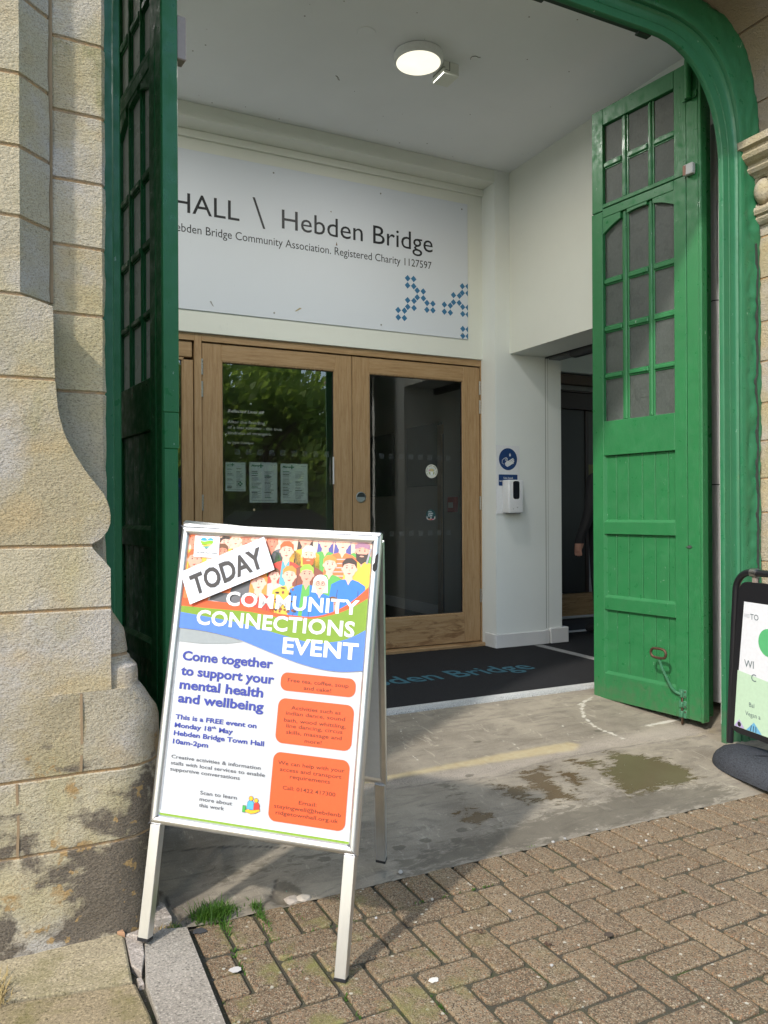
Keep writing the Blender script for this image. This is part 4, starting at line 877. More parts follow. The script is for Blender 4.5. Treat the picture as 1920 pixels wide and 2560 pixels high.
    mb.poly([(-.026, .026), (.008, .026), (.008, .029), (-.026, .029)], .0006, WH); mb.poly([(-.026, -.014), (.010, -.014), (.010, -.012), (-.026, -.012)], .0006, WH)
    for sx in (-1, 1): mb.poly([(sx*.037+a, b) for a, b in disc(0, -.022, .004, .012, 8)], .0006, WH); mb.poly([(sx*.037+.0, -.028), (sx*.037, -.034), (sx*.015, -.042), (sx*.015, -.037)], .0006, WH)
    mb.poly(disc(0, -.026, .006, n=10), .0007, WH); mb.poly([(-.03, -.034), (0, -.044), (0, -.036), (-.028, -.030)], .0008, flat((.7, .25, .1), .6)); mb.poly([(.03, -.034), (0, -.044), (0, -.036), (.028, -.030)], .0008, flat((.6, .05, .1), .6)); mb.build('print', t)
    mb = MB(); mb.box(.30, 1.19, 5.662, 5.67, .50, 1.5, flat((.02, .055, .16), .6)); mb.poly([(.3, 1.5), (1.19, 1.5), (1.19, 1.44), (.3, 1.44)], -5.6615, flat((.05, .10, .25), .6)); tag(mb.build('window_poster'), 'deep blue poster inside the side screen at the left leaf edge', 'poster')
oak_doors()
# ------------------------------------------------------------------ fittings
def fittings():
    LT = m_emit('lamp_diffuser', (1, .95, .74), .56)
    def lamp(x, y, label):
        t = thing('ceiling_light', label, 'ceiling light', (x, y, 4.06), 0, 'round lobby ceiling lights')
        mb = MB(); mb.lathe([(.135, 0), (.152, -.006), (.154, -.04), (.146, -.052), (.136, -.054)], WHITEP, n=48); mb.build('rim', t)
        mb = MB(); mb.lathe([(.137, -.0535), (.10, -.058), (.05, -.061), (0, -.062)], LT, n=48); mb.build('diffuser', t)
        l = bpy.data.lights.new('lamp_glow', 'AREA'); l.shape = 'DISK'; l.size = .26; l.energy = 9; l.color = (1, .97, .92); lo = bpy.data.objects.new('lamp_glow', l); COL.objects.link(lo); lo.parent = t; lo.location = (0, 0, -.07)
    lamp(2.344, 4.247, 'round white ceiling light, lit warm, next to the small ceiling block'); lamp(.70, 4.33, 'second round ceiling light, mostly hidden behind the dark left door leaf')
    t = thing('ceiling_block', 'small cream painted box fixed to the ceiling beside the lit lamp', 'box', (2.57, 4.30, 4.06)); mb = MB(); mb.box(-.057, .055, -.07, .07, -.08, 0, WALLP, .004); mb.build('body', t)
    mb = MB(); mb.box(-.060, -.045, -.072, .06, -.046, -.040, flat((.3, .3, .25), .8)); mb.box(-.015, -.011, -.0715, -.0695, -.055, -.002, flat((.12, .11, .1), .8)); mb.box(-.045, -.011, -.0715, -.0695, -.058, -.055, flat((.12, .11, .1), .8)); mb.build('seam', t)
    # sanitiser sign and dispenser
    t = thing('hygiene_sign', 'white and blue hand washing sign plate on the pale wall pier', 'sign', (3.808, 5.405, 1.516)); NV = flat((.010, .045, .16), .45); WH = flat((.74, .75, .76), .4, .5)
    mb = MB(); mb.box(-.116, .117, -.003, .004, -.283, .283, WH, .001); mb.build('plate', t)
    mb = MB(); mb.poly(disc(0, .17, .091, .091, 40), .0036, NV); mb.poly(rrect(-.094, .094, -.05, .043, .006), .0036, NV); mb.build('blue_print', t)
    mb = MB(); d = .0042
    mb.poly([(.018, .222), (.010, .205), (.012, .196), (.019, .192), (.026, .196), (.028, .205)], d, WH)
    palm = [(-.028, .120), (-.030, .136), (-.018, .150), (-.012, .168), (-.006, .170), (-.004, .155), (.004, .150)]
    mb.poly([(-.028, .118), (-.032, .136), (-.016, .152), (.0, .156), (.022, .146), (.040, .142), (.038, .130), (.02, .118), (-.008, .106)], d, WH)
    for i, (x0, z0, x1, z1) in enumerate([(.0, .150, .050, .176), (.010, .143, .058, .166), (.015, .135, .058, .153), (.015, .127, .053, .140)]):
        v = Vector((x1-x0, z1-z0)).normalized(); n_ = Vector((-v.y, v.x))*.0047
        mb.poly([(x0+n_.x, z0+n_.y), (x0-n_.x, z0-n_.y), (x1-n_.x, z1-n_.y), (x1+v.x*.004, z1+v.y*.004), (x1+n_.x, z1+n_.y)], d+.0002*i, WH)
    mb.poly([(-.018, .150), (-.008, .150), (-.006, .178), (-.012, .180)], d, WH)
    for a, b in zip([(-.058, .160), (-.046, .172), (-.020, .184), (-.014, .181), (-.030, .166)], [(-.046, .172), (-.020, .184), (-.014, .181), (-.030, .166), (-.024, .156)]):
        v = Vector((b[0]-a[0], b[1]-a[1])).normalized(); n_ = Vector((-v.y, v.x))*.002; mb.poly([(a[0]+n_.x, a[1]+n_.y), (a[0]-n_.x, a[1]-n_.y), (b[0]-n_.x, b[1]-n_.y), (b[0]+n_.x, b[1]+n_.y)], d, WH)
    for a, b in [((-.058, .160), (-.060, .135)), ((-.060, .135), (-.040, .126))]: mb.poly([(a[0]+.002, a[1]), (a[0]-.002, a[1]), (b[0]-.002, b[1]), (b[0]+.002, b[1]+.003)], d, WH)
    mb.build('hand_pictogram', t)
    mb = MB(); put(mb, 'Use hand', 0, .008, .0145, WH, d, width=.092, align='C', bold=.02); put(mb, 'sanitiser regularly', 0, -.016, .0145, WH, d, width=.176, align='C', bold=.02); mb.build('lettering', t)
    t = thing('sanitiser_dispenser', 'white hand sanitiser dispenser with black window in front of the blue sign', 'dispenser', (3.815, 5.40, 1.24)); PW = flat((.76, .77, .78), .3, .5)
    mb = MB(); mb.box(-.073, .073, -.10, -.004, 0, .272, PW, .012, seg=3); mb.build('case', t)
    mb = MB(); mb.prism(rrect(-.030, .032, .115, .262, .018), -.1015, -.098, flat((.004, .005, .012), .15, .6)); mb.build('window', t)
    mb = MB(); mb.box(-.05, .055, -.08, -.02, -.006, .0, flat((.25, .26, .27), .5)); mb.lathe([(.003, 0), (0, .001)], DARK, n=8, M=Matrix.Translation((-.03, -.1005, .035)) @ Matrix.Rotation(math.pi/2, 4, 'X')); mb.box(.005, .018, -.1012, -.099, .045, .05, flat((.3, .3, .3), .5)); mb.build('nozzle_plate', t)
fittings()
# ------------------------------------------------------------------ A-board
def a_board():
    az, th, rho = -.7192, .1502, -.0433
    u0 = Vector((math.cos(az), math.sin(az), 0)); n = Vector((-u0.y, u0.x, 0)); w0 = Vector((0, 0, math.cos(th)))+n*math.sin(th)
    u = u0*math.cos(rho)+w0*math.sin(rho); w = w0*math.cos(rho)-u0*math.sin(rho); v = w.cross(u)
    M = Matrix((u, v, w)).transposed().to_4x4(); M.translation = (.5997, 2.1424, .0127)
    t = thing('a_board', 'silver framed A-board with the colourful community event poster on the paving', 'sign board', M=M)
    T0, T1, HW = .322, 1.2017, .318
    prof = [(0, .012), (0, .0), (.0015, -.005), (.006, -.0095), (.012, -.0115), (.018, -.0105), (.024, -.006), (.0275, .0005), (.0275, .004)]
    mb = MB(); mitre(mb, -HW, HW, T0, T1, prof, ALU, smooth=True)
    for sx in (-1, 1):
        for zz, sz in ((T0, 1), (T1, -1)):
            mb.prism([(sx*(HW-.0012), zz+sz*.0008), (sx*(HW-.0005), zz+sz*.0016), (sx*(HW-.0275), zz+sz*.0285), (sx*(HW-.0282), zz+sz*.0277)], -.0119, -.004, flat((.12, .12, .13), .5))
    mb.build('snap_frame', t)
    mb = MB()
    mb.prism([(HW-.004, T1-.055), (HW-.0115, T1-.062), (HW-.012, T1-.080), (HW-.017, T1-.088), (HW-.0165, T1-.104), (HW-.010, T1-.108), (HW-.005, T1-.100), (HW-.004, T1-.08)], -.0118, -.008, DARK)
    for k in range(7): mb.prism([(HW-.009-.009*R.random(), T1-.060-.006*k), (HW-.006, T1-.059-.006*k), (HW-.007, T1-.062-.006*k)], -.0121, -.010, DARK)
    mb.build('worn_patch', t)
    mb = MB(); mb.box(-HW+.006, HW-.006, .0035, .010, T0+.006, T1-.006, flat((.3, .3, .31), .5)); mb.build('back_panel', t)
    for sx in (-1, 1):
        mb = MB(); c = sx*.297; mb.box(c-.0165, c+.0165, -.006, .022, .008, T0-.0002, ALU, .0015); mb.box(c-.0175, c+.0175, -.007, .023, 0, .009, BLACK, .001); mb.build('leg', t)
    # rear half, hinged at the top
    H = Matrix.Translation((0, .018, T1)) @ Matrix.Rotation(.53, 4, 'X') @ Matrix.Rotation(.055, 4, 'Y') @ Matrix.Translation((0, 0, -T1))
    mb = MB(); mitre(mb, -HW, HW, T0, T1, [(0, -.012), (0, .006), (.010, .012), (.022, .010), (.0275, .003), (.0275, -.002)], ALU, H); mb.box(-HW+.004, HW-.004, -.010, -.004, T0+.004, T1-.004, flat((.62, .62, .60), .5), M=H); mitre(mb, -HW, HW, T0, T1, [(0, -.012), (.012, -.013), (.02, -.010)], ALU, H); mb.build('rear_frame', t)
    for sx in (-1, 1):
        mb = MB(); c = sx*.297; mb.box(c-.0165, c+.0165, -.018, .008, -.01, T0+.0, ALU, .0015, M=H); mb.box(c-.0175, c+.0175, -.019, .009, -.020, -.0095, BLACK, .001, M=H); mb.build('leg', t)
    mb = MB(); mb.box(-.30, .315, -.002, .020, T1-.002, T1+.006, ALU, .002); mb.build('top_hinge', t)
    # poster, coordinates s (from the left edge of the frame), z (from its foot)
    P = Matrix.Translation((-.318, 0, T0))
    mb = MB(); WHT = NT('poster_paper'); nn = WHT.noise(3, 3); WHT.col(WHT.mix(WHT.mask(nn, .3, .7), (.435, .45, .465), (.455, .47, .485))); WHT = WHT.set(.42, 0, .45)
    mb.add([(.0255, .0032, .0275), (.6105, .0032, .0275), (.6105, .0032, .853), (.0255, .0032, .853)], [(0, 1, 2, 3)], WHT, P); po = mb.build('poster', t)
    OR, GRN, BLU, GRY = flat((.66, .088, .020), .45), flat((.17, .28, .02), .45), flat((.075, .18, .62), .45), flat((.27, .295, .30), .45)
    NVY = flat((.030, .045, .27), .45); TXG = flat((.10, .10, .11), .5); TXB = flat((.13, .03, .012), .5); WH = flat((.68, .69, .70), .45)
    X0, X1 = .0258, .6102; D0 = -.0030
    def curve(pts, n=60):
        xs = np.linspace(X0, X1, n); px = [p[0] for p in pts]; py = [p[1] for p in pts]
        cs = np.interp(xs, px, py); k = np.ones(7)/7; sm = np.convolve(np.pad(cs, 3, mode='reflect', reflect_type='odd'), k, 'valid'); return list(zip(xs.tolist(), sm.tolist()))
    bt = curve([(.02, .6174), (.127, .6076), (.23, .598), (.34, .577), (.459, .5553), (.556, .5732), (.62, .613)])
    bb = curve([(.02, .5707), (.1195, .5664), (.2231, .552), (.3465, .5162), (.4266, .4959), (.5044, .4846), (.561, .4858), (.62, .4955)])
    gt = curve([(.02, .636), (.13, .634), (.254, .634), (.355, .621), (.452, .626), (.5445, .6539), (.62, .703)])
    ot = curve([(.02, .6605), (.13, .656), (.232, .6532), (.334, .634), (.451, .63), (.525, .656), (.578, .695), (.62, .74)])
    mb = MB()
    def strip(a, b, mat, dd): mb.add([(x, -dd, z) for x, z in a]+[(x, -dd, z) for x, z in b], [(i, i+1, len(a)+i+1, len(a)+i) for i in range(len(a)-1)], mat, P)
    strip(bb, bt, BLU, D0+.0012); strip(bt, gt, GRN, D0+.0012); strip(gt, ot, OR, D0+.0012)
    gy = [(.0258, .568), (.06, .573), (.0977, .5745), (.16, .567), (.20, .556), (.236, .5439), (.1847, .5345), (.1036, .5284), (.0258, .530)]
    mb.poly(gy, D0+.0014, GRY, P)
    mb.poly([(X0, .0275), (X1, .0275), (X1, .033), (X0, .033)], D0+.0012, GRN, P); mb.poly([(X0, .033), (X1, .033), (X1, .041), (X0, .041)], D0+.0012, flat((.52, .54, .55), .45), P)
    for a in (rrect(.367, .593, .4175, .469, .020), rrect(.366, .594, .271, .396, .022), rrect(.366, .594, .057, .246, .022)): mb.poly(a, D0+.0012, OR, P)
    mb.build('printed_shapes', po)
    # crowd of drawn people above the waves
    mb = MB(); SK = [flat(c, .5) for c in ((.80, .43, .34), (.78, .50, .36), (.62, .22, .14), (.70, .33, .24), (.42, .15, .09))]
    CL = {k: flat(c, .45) for k, c in dict(r=(.62, .06, .04), b=(.03, .17, .52), g=(.10, .36, .07), y=(.78, .42, .05), o=(.80, .17, .05), m=(.22, .065, .04), k=(.12, .12, .13), p=(.75, .42, .42), n=(.10, .10, .38), w=(.72, .70, .66), t=(.10, .35, .42)).items()}
    HR = {k: flat(c, .5) for k, c in dict(r=(.55, .11, .03), k=(.05, .035, .03), b=(.16, .07, .035), o=(.75, .25, .05), w=(.68, .69, .68), g=(.28, .50, .06), v=(.32, .16, .24), n=(.09, .09, .30)).items()}
    LN = flat((.06, .04, .04), .6); clipz = .8525
    def person(x, z, s, shirt, hair, skin=0, beard=None, style='short', inner=None, lay=0, turb=None, glasses=False):
        dd = D0+.0012+.00028*lay; h = .022*s
        zz = lambda q: min(q, clipz)
        def pl(pts, m, k): mb.poly([(min(max(a, X0), X1), zz(b)) for a, b in pts], dd+k*.00004, m, P)
        if style in ('long', 'bob'): pl([(x-h*1.05, z+h*.4), (x-h*1.2, z-h*(2.6 if style == 'long' else 1.2)), (x+h*1.2, z-h*(2.6 if style == 'long' else 1.2)), (x+h*1.05, z+h*.4)]+disc(x, z+h*.35, h*1.08, h*.95, 12, 0, 180), HR[hair], 0)
        pl([(x-h*.42, z), (x+h*.42, z), (x+h*.5, z-h*1.7), (x-h*.5, z-h*1.7)], SK[skin], 1)
        pl([(x-h*2.1, z-h*2.0), (x-h*1.2, z-h*1.5), (x-h*.5, z-h*1.3), (x, z-h*1.6), (x+h*.5, z-h*1.3), (x+h*1.2, z-h*1.5), (x+h*2.1, z-h*2.0), (x+h*2.35, z-h*4.4), (x+h*1.9, z-h*6.2), (x-h*1.9, z-h*6.2), (x-h*2.35, z-h*4.4)], CL[shirt], 2)
        if inner: pl([(x-h*.5, z-h*1.35), (x+h*.5, z-h*1.35), (x+h*.8, z-h*6.2), (x-h*.8, z-h*6.2)], CL[inner], 3)
        pl([(x-h*.35, z-h*1.25), (x, z-h*2.0), (x+h*.35, z-h*1.25)], SK[skin], 4)
        for sx in (-1, 1): pl([(x+sx*h*1.25, z-h*2.6), (x+sx*h*1.32, z-h*2.6), (x+sx*h*1.45, z-h*5.6), (x+sx*h*1.38, z-h*5.6)], LN, 5)
        pl(disc(x, z-.02*h, h*.82, h*1.08, 18), SK[skin], 6)
        for sx in (-1, 1): pl(disc(x+sx*h*.84, z-h*.1, h*.16, h*.24, 8), SK[skin], 5)
        if beard: pl([(x-h*.82, z-h*.1), (x-h*.6, z-h*.35), (x+h*.6, z-h*.35), (x+h*.82, z-h*.1), (x+h*.7, z-h*1.1), (x, z-h*1.65), (x-h*.7, z-h*1.1)], HR[beard], 7); pl(disc(x, z-h*.62, h*.3, h*.09, 8), SK[3], 8)
        else: pl([(x-h*.25, z-h*.58), (x+h*.28, z-h*.52), (x+h*.02, z-h*.72)], CL['r'], 8)
        for sx in (-1, 1): pl(disc(x+sx*h*.33, z+h*.08, h*.085, h*.1, 8), LN, 8); pl([(x+sx*h*.2, z+h*.30), (x+sx*h*.5, z+h*.33), (x+sx*h*.5, z+h*.38), (x+sx*h*.2, z+h*.36)], LN, 8)
        pl([(x-h*.03, z), (x+h*.1, z-h*.33), (x-h*.06, z-h*.33)], SK[3], 8)
        if glasses:
            for sx in (-1, 1):
                q = disc(x+sx*h*.36, z+h*.05, h*.28, h*.28, 14); q2 = disc(x+sx*h*.36, z+h*.05, h*.22, h*.22, 14)
                for i in range(14): pl([q[i], q[(i+1) % 14], q2[(i+1) % 14], q2[i]], LN, 9)
        if turb: pl([(x-h*.95, z+h*.25), (x-h*1.0, z+h*.75), (x-h*.5, z+h*1.35), (x+h*.3, z+h*1.4), (x+h*.95, z+h*.85), (x+h*.95, z+h*.25), (x, z+h*.55)], HR[turb], 9)
        elif hair != 'x':
            top = [(x-h*.9, z+h*.05), (x-h*.95, z+h*.7), (x-h*.5, z+h*1.2), (x+h*.25, z+h*1.28), (x+h*.85, z+h*.85), (x+h*.9, z+h*.05), (x+h*.6, z+h*.5), (x-h*.1, z+h*.62), (x-h*.65, z+h*.45)]
            pl(top, HR[hair], 9)
    strip([(x, .66) for x, z in ot], [(x, .8525) for x, z in ot], flat((.78, .50, .38), .45), D0+.0004)
    mb.poly([(.115, .66), (.34, .632), (.36, .76), (.13, .74)], D0+.0007, CL['k'], P)
    for (x, z, s, sh, ha, sk, bd, st, inn, lay, tb) in [
        (.045, .836, .95, 'y', 'r', 2, None, 'short', 'o', 0, None), (.150, .833, .9, 'w', 'k', 0, None, 'short', None, 0, None), (.182, .845, .95, 'y', 'r', 1, None, 'short', 'm', 1, None), (.215, .846, .9, 'b', 'o', 2, None, 'short', None, 0, None), (.25, .850, .9, 'y', 'b', 0, None, 'short', None, 1, None),
        (.30, .842, .9, 'g', 'r', 2, None, 'short', None, 0, None), (.345, .856, 1.05, 'k', 'k', 3, None, 'short', None, 0, None), (.405, .856, 1., 'y', 'k', 3, None, 'long', None, 0, None), (.468, .852, 1., 'g', 'n', 0, None, 'long', None, 0, None), (.521, .852, 1.05, 'o', 'n', 1, None, 'long', None, 1, None), (.575, .852, .9, 'g', 'k', 3, None, 'short', None, 0, None),
        (.052, .778, 1.15, 'o', 'r', 3, None, 'short', None, 3, None), (.142, .806, .9, 'o', 'b', 2, None, 'short', None, 3, None), (.349, .819, 1.05, 'r', 'r', 0, None, 'short', 't', 3, None), (.419, .809, 1.05, 'm', 'w', 1, 'r', 'short', None, 4, None), (.581, .829, 1.05, 'y', 'x', 3, 'k', 'short', None, 3, 'v'), (.487, .786, 1., 'g', 'o', 0, None, 'short', None, 5, None),
        (.270, .722, 1.15, 'r', 'o', 0, None, 'long', None, 6, None), (.318, .745, .8, 'p', 'b', 0, None, 'short', None, 5, None), (.365, .747, 1.05, 'y', 'o', 0, None, 'short', None, 6, None), (.419, .754, 1.05, 'b', 'g', 3, None, 'short', 'g', 7, None), (.547, .778, 1.1, 'b', 'k', 0, None, 'short', None, 6, None), (.463, .728, .95, 'b', 'w', 0, None, 'bob', None, 8, None), (.505, .672, .8, 'r', 'b', 3, None, 'long', None, 7, None)]:
        person(x, z, s, sh, ha, sk, bd, st, inn, lay, tb, glasses=(ha == 'w' and st == 'bob'))
    rr = random.Random(9)
    for k in range(26): mb.poly(disc(.365+rr.uniform(-.035, .035), .665+rr.uniform(-.025, .045), rr.uniform(.003, .008), rr.uniform(.002, .005), 7), D0+.0035, HR['k'] if k % 2 else CL['m'], P)
    for k in range(5): mb.poly([(.495, .800-.012*k), (.55, .803-.012*k), (.55, .806-.012*k), (.495, .803-.012*k)], D0+.0018, CL['p'], P)
    mb.poly([(.605, .84), (.594, .795), (.600, .793), (.609, .838)], D0+.003, flat((.3, .3, .33), .4), P)
    mb.build('crowd_illustration', po)
    # the wave strips pass in front of the feet of the crowd
    mb = MB(); strip(bb, bt, BLU, D0+.0042); strip(bt, gt, GRN, D0+.0042); strip(gt, ot, OR, D0+.0042)
    mb.build('wave_bands', po)
    mb = MB(); d = D0+.0052
    put(mb, 'COMMUNITY', .5865, .6485, .0385, WH, d, width=.415, align='R', bold=.029, sp=1.05, M=P); put(mb, 'CONNECTIONS', .578, .5855, .0405, WH, d, width=.497, align='R', bold=.029, sp=1.05, M=P); put(mb, 'EVENT', .594, .5235, .0425, WH, d, width=.229, align='R', bold=.032, sp=1.05, M=P)
    d = D0+.0016
    for tx, z, wd in [('Come together', .4765, .292), ('to support your', .4325, .300), ('mental health', .392, .270), ('and wellbeing', .3525, .275)]: put(mb, tx, .0465, z, .0255, NVY, d, width=wd, bold=.028, M=P)
    for tx, z, wd in [('This is a FREE event on', .3035, .261), ('Monday 18   May', .2795, .189), ('Hebden Bridge Town Hall', .2565, .289), ('10am-2pm', .2325, .115)]: put(mb, tx, .0445, z, .0128, NVY, d, width=wd, bold=.026, M=P)
    put(mb, 'th', .1655, .2875, .0075, NVY, d, width=.0135, bold=.02, M=P)
    for tx, z, wd in [('Creative activities & information', .1905, .285), ('stalls with local services to enable', .1725, .300), ('supportive conversations', .155, .224)]: put(mb, tx, .0452, z, .0098, TXG, d, width=wd, bold=.01, M=P)
    for tx, z, wd in [('Scan to learn', .1003, .116), ('more about', .0825, .103), ('this work', .0655, .080)]: put(mb, tx, .150, z, .0100, TXG, d, width=wd, bold=.01, M=P)
    d = D0+.0018
    for tx, z, wd in [('Free tea, coffee, soup', .4430, .184), ('and cake!', .4253, .083)]: put(mb, tx, .4805, z, .0102, TXB, d, width=wd, align='C', bold=.012, M=P)
    for tx, z, wd in [('Activities such as', .367, .149), ('indian dance, sound', .351, .178), ('bath, wood whittling,', .3315, .186), ('line dancing, circus', .316, .169), ('skills, massage and', .2985, .167), ('more!', .280, .051)]: put(mb, tx, .481, z, .0102, TXB, d, width=wd, align='C', bold=.012, M=P)
    for tx, z, wd in [('We can help with your', .2125, .199), ('access and transport', .195, .184), ('requirements', .178, .120), ('Call: 01422 417300', .1460, .157), ('Email:', .1115, .054), ('stayingwell@hebdenb', .094, .199), ('ridgetownhall.org.uk', .077, .186)]: put(mb, tx, .481, z, .0102, TXB, d, width=wd, align='C', bold=.012, M=P)
    mb.build('lettering', po)
    # heart logo card
    mb = MB(); mb.poly([(.0465, .8505), (.1295, .8505), (.1325, .786), (.0485, .7855)], D0+.0046, WH, P); HT = [(.089, .809), (.068, .830), (.0665, .8375), (.070, .8435), (.0775, .8455), (.085, .843), (.089, .838), (.093, .8435), (.1005, .8455), (.1075, .8425), (.110, .836), (.1085, .830)]
    def clip(zl, zh, mat, amp, dd):
        q = []
        for i in range(len(HT)):
            a, b = HT[i], HT[(i+1) % len(HT)]
            for k in range(8): q.append((a[0]+(b[0]-a[0])*k/8, a[1]+(b[1]-a[1])*k/8))
        wv = lambda x: math.sin((x-.089)*150)*amp
        s_ = [(x, min(max(z, zl+wv(x)), zh+wv(x))) for x, z in q]; mb.poly(s_, dd, mat, P)
    clip(.837, .85, flat((.03, .30, .62), .5), .0015, D0+.0049); clip(.825, .8355, flat((.22, .42, .02), .5), .002, D0+.0049); clip(.8195, .824, flat((.75, .50, .06), .5), .002, D0+.0049); clip(.8145, .8185, flat((.04, .36, .32), .5), .001, D0+.0049); clip(.80, .8135, flat((.15, .18, .2), .5), .0005, D0+.0049)
    put(mb, 'CALDERDALE CARES', .0535, .7972, .0048, TXG, D0+.0050, width=.074, bold=.02, M=P); put(mb, 'PARTNERSHIP', .063, .7895, .0042, flat((.35, .35, .36), .5), D0+.0050, width=.050, M=P); mb.build('logo_card', po)
    # hand and people icon
    mb = MB(); d = D0+.0016; YL, RD, LB, GR = flat((.80, .40, .02), .5), flat((.62, .04, .03), .5), flat((.08, .35, .60), .5), flat((.05, .33, .06), .5); OUT = flat((.05, .04, .03), .5)
    def ol(pts, m, k=0):
        c = Vector((sum(a for a, b in pts)/len(pts), sum(b for a, b in pts)/len(pts))); mb.poly([tuple(c+(Vector(p)-c)*1.0+(Vector(p)-c).normalized()*.0011) for p in pts], d+k*.0002, OUT, P); mb.poly(pts, d+k*.0002+.0001, m, P)
    ol([(.299, .079), (.301, .098), (.306, .103), (.314, .103), (.319, .098), (.320, .079)], LB); ol([(.320, .078), (.321, .095), (.325, .100), (.333, .099), (.337, .094), (.338, .080)], RD, 1); ol(disc(.310, .109, .0058, n=14), YL, 2); ol(disc(.326, .1055, .0054, n=14), YL, 2)
    ol([(.296, .075), (.304, .079), (.312, .077), (.320, .078), (.338, .082), (.340, .079), (.326, .071), (.314, .068), (.297, .071)], YL, 3); ol([(.287, .070), (.287, .087), (.296, .087), (.296, .070)], GR, 4); mb.build('helping_hand_icon', po)
    # taped TODAY sheet
    A, Bq, Cq, Dq = [Vector(p) for p in ((.0151, .7354), (.2773, .8555), (.3209, .7615), (.0625, .6423))]
    ang = math.atan2(Bq.y-A.y, Bq.x-A.x); ctr = (A+Bq+Cq+Dq)/4; W, Hh = (Bq-A).length, (Dq-A).length
    M2 = M @ P @ Matrix.Translation((ctr.x, -.0125, ctr.y)) @ Matrix.Rotation(-ang, 4, 'Y')
    ts = thing('paper_sheet', 'white sheet reading TODAY stuck at a slant across the event poster', 'paper', M=M2)
    mb = MB(); V = []; nx = 16
    for k in range(nx+1):
        x = -W/2+W*k/nx; b = .0008*math.sin(k*1.1)+.0045*max(0, (k-13)/3)**2*0
        V += [(x, b, -Hh/2), (x, b, Hh/2)]
    mb.add(V, [(2*k, 2*k+2, 2*k+3, 2*k+1) for k in range(nx)], flat((.66, .67, .72), .5), None, True); mb.build('paper', ts)
    mb = MB(); put(mb, 'TODAY', 0, -.030, .057, flat((.045, .04, .04), .45), .0016, width=.243, align='C', bold=.030); mb.build('lettering', ts)
a_board()
# ------------------------------------------------------------------ swing sign at the right
def swing_sign():
    dv = Vector((-.16, -.987, 0)); rz = math.atan2(dv.y, dv.x)
    c = Vector((3.245, 2.765, .022))+dv*.30
    t = thing('swing_sign', 'black framed swing sign with a white and green poster on a dark rubber base', 'sign board', c, rz)
    # local x along the sign towards the street, local y towards the right pier, viewer on -y
    mb = MB(); prof = [(1.0, 0), (1.0, .02), (.975, .036), (.90, .055), (.72, .078), (.45, .09), (0, .094)]; V = []; n = 48
    for s, z in prof:
        for k in range(n):
            a = 2*math.pi*k/n; ca, sa = math.cos(a), math.sin(a)
            x = .315*math.copysign(abs(ca)**.62, ca); y = .155*math.copysign(abs(sa)**.8, sa); V.append((x-math.copysign(.13*(1-s), x) if abs(x) > .1 else x*(.5+.5*s), y*s, z))
    mb.add(V, [(i*n+k, i*n+(k+1) % n, (i+1)*n+(k+1) % n, (i+1)*n+k) for i in range(len(prof)-1) for k in range(n)]+[tuple(range((len(prof)-1)*n, len(prof)*n))], RUBBER, None, True); mb.build('base', t)
    xb, xt, zt, r = -.272, -.225, .935, .10
    L = [(xb, 0, .09), (xb+.012, 0, .30), (xt-.01, 0, .70), (xt, 0, zt-r)]+[(xt+r-r*math.cos(a), 0, zt-r+r*math.sin(a)) for a in np.linspace(.2, math.pi/2, 9)]
    path_ = L+[(-x, y, z) for x, y, z in L[::-1]]
    mb = MB(); mb.tube(path_, .0165, flat((.012, .012, .014), .3, .5), 14); mb.build('tube_frame', t)
    mb = MB()
    def trap(x0b, x0t, z0, z1, r_):
        P = []; 
        for cx, cz, a in ((-x0t-r_, z1-r_, 0), (x0t+r_, z1-r_, 90), (x0b+r_, z0+r_, 180), (-x0b-r_, z0+r_, 270)): P += [(cx+r_*math.cos(math.radians(a+90*i/8)), cz+r_*math.sin(math.radians(a+90*i/8))) for i in range(9)]
        return P
    mb.prism(trap(-.262, -.195, .155, .890, .06), -.012, .012, BLACK); mb.build('panel', t)
    mb = MB()
    for sx in (-1, 1): mb.box(sx*.10-.011, sx*.10+.011, -.008, .008,   .880, .93, flat((.25, .2, .17), .5), .002); mb.tube([(sx*.10-.018, 0, zt), (sx*.10+.018, 0, zt)], .022, STEEL, 12)
    mb.build('hanger', t)
    mb = MB(); PP = flat((.70, .71, .74), .35, .5); q = [(-.225, .185), (.225, .185), (.155, .795), (-.155, .795)]
    mb.poly(q, .0135, PP); po = mb.build('poster', t)
    mb = MB(); mb.poly([(-.225, .185), (.225, .185), (.188, .42), (.0, .44), (-.20, .46)], .0142, flat((.48, .64, .47), .4)); GN = flat((.10, .42, .17), .4); mb.poly(disc(.0, .62, .065, n=30), .0142, GN)
    mb.poly([(-.225, .186), (-.19, .225), (-.155, .186)], .0148, flat((.42, .35, .58), .5)); mb.poly(disc(-.19, .201, .012, n=12), .0154, DARK); mb.poly([(-.145, .186), (-.095, .232), (-.045, .186)], .0148, flat((.15, .40, .60), .5))
    for k in range(3): mb.poly([(-.12+.018*k, .187), (-.116+.018*k, .187), (-.108+.014*k, .215), (-.112+.014*k, .215)], .0154, DARK)
    mb.build('printed_shapes', po)
    mb = MB(); TX = flat((.11, .15, .16), .5)
    put(mb, 'TO', -.115, .715, .026, TX, .0148, M=None); put(mb, 'WI', -.155, .485, .034, TX, .0148); put(mb, 'C', -.110, .425, .034, TX, .0150); put(mb, 'Bal', -.125, .300, .021, TX, .0150); put(mb, 'Vegan a', -.150, .255, .021, TX, .0150)
    for k in range(3): mb.poly([(-.155, .735-.006*k), (-.12, .735-.006*k), (-.12, .737-.006*k), (-.155, .737-.006*k)], .0148, flat((.5, .52, .55), .5))
    mb.build('lettering', po)
swing_sign()
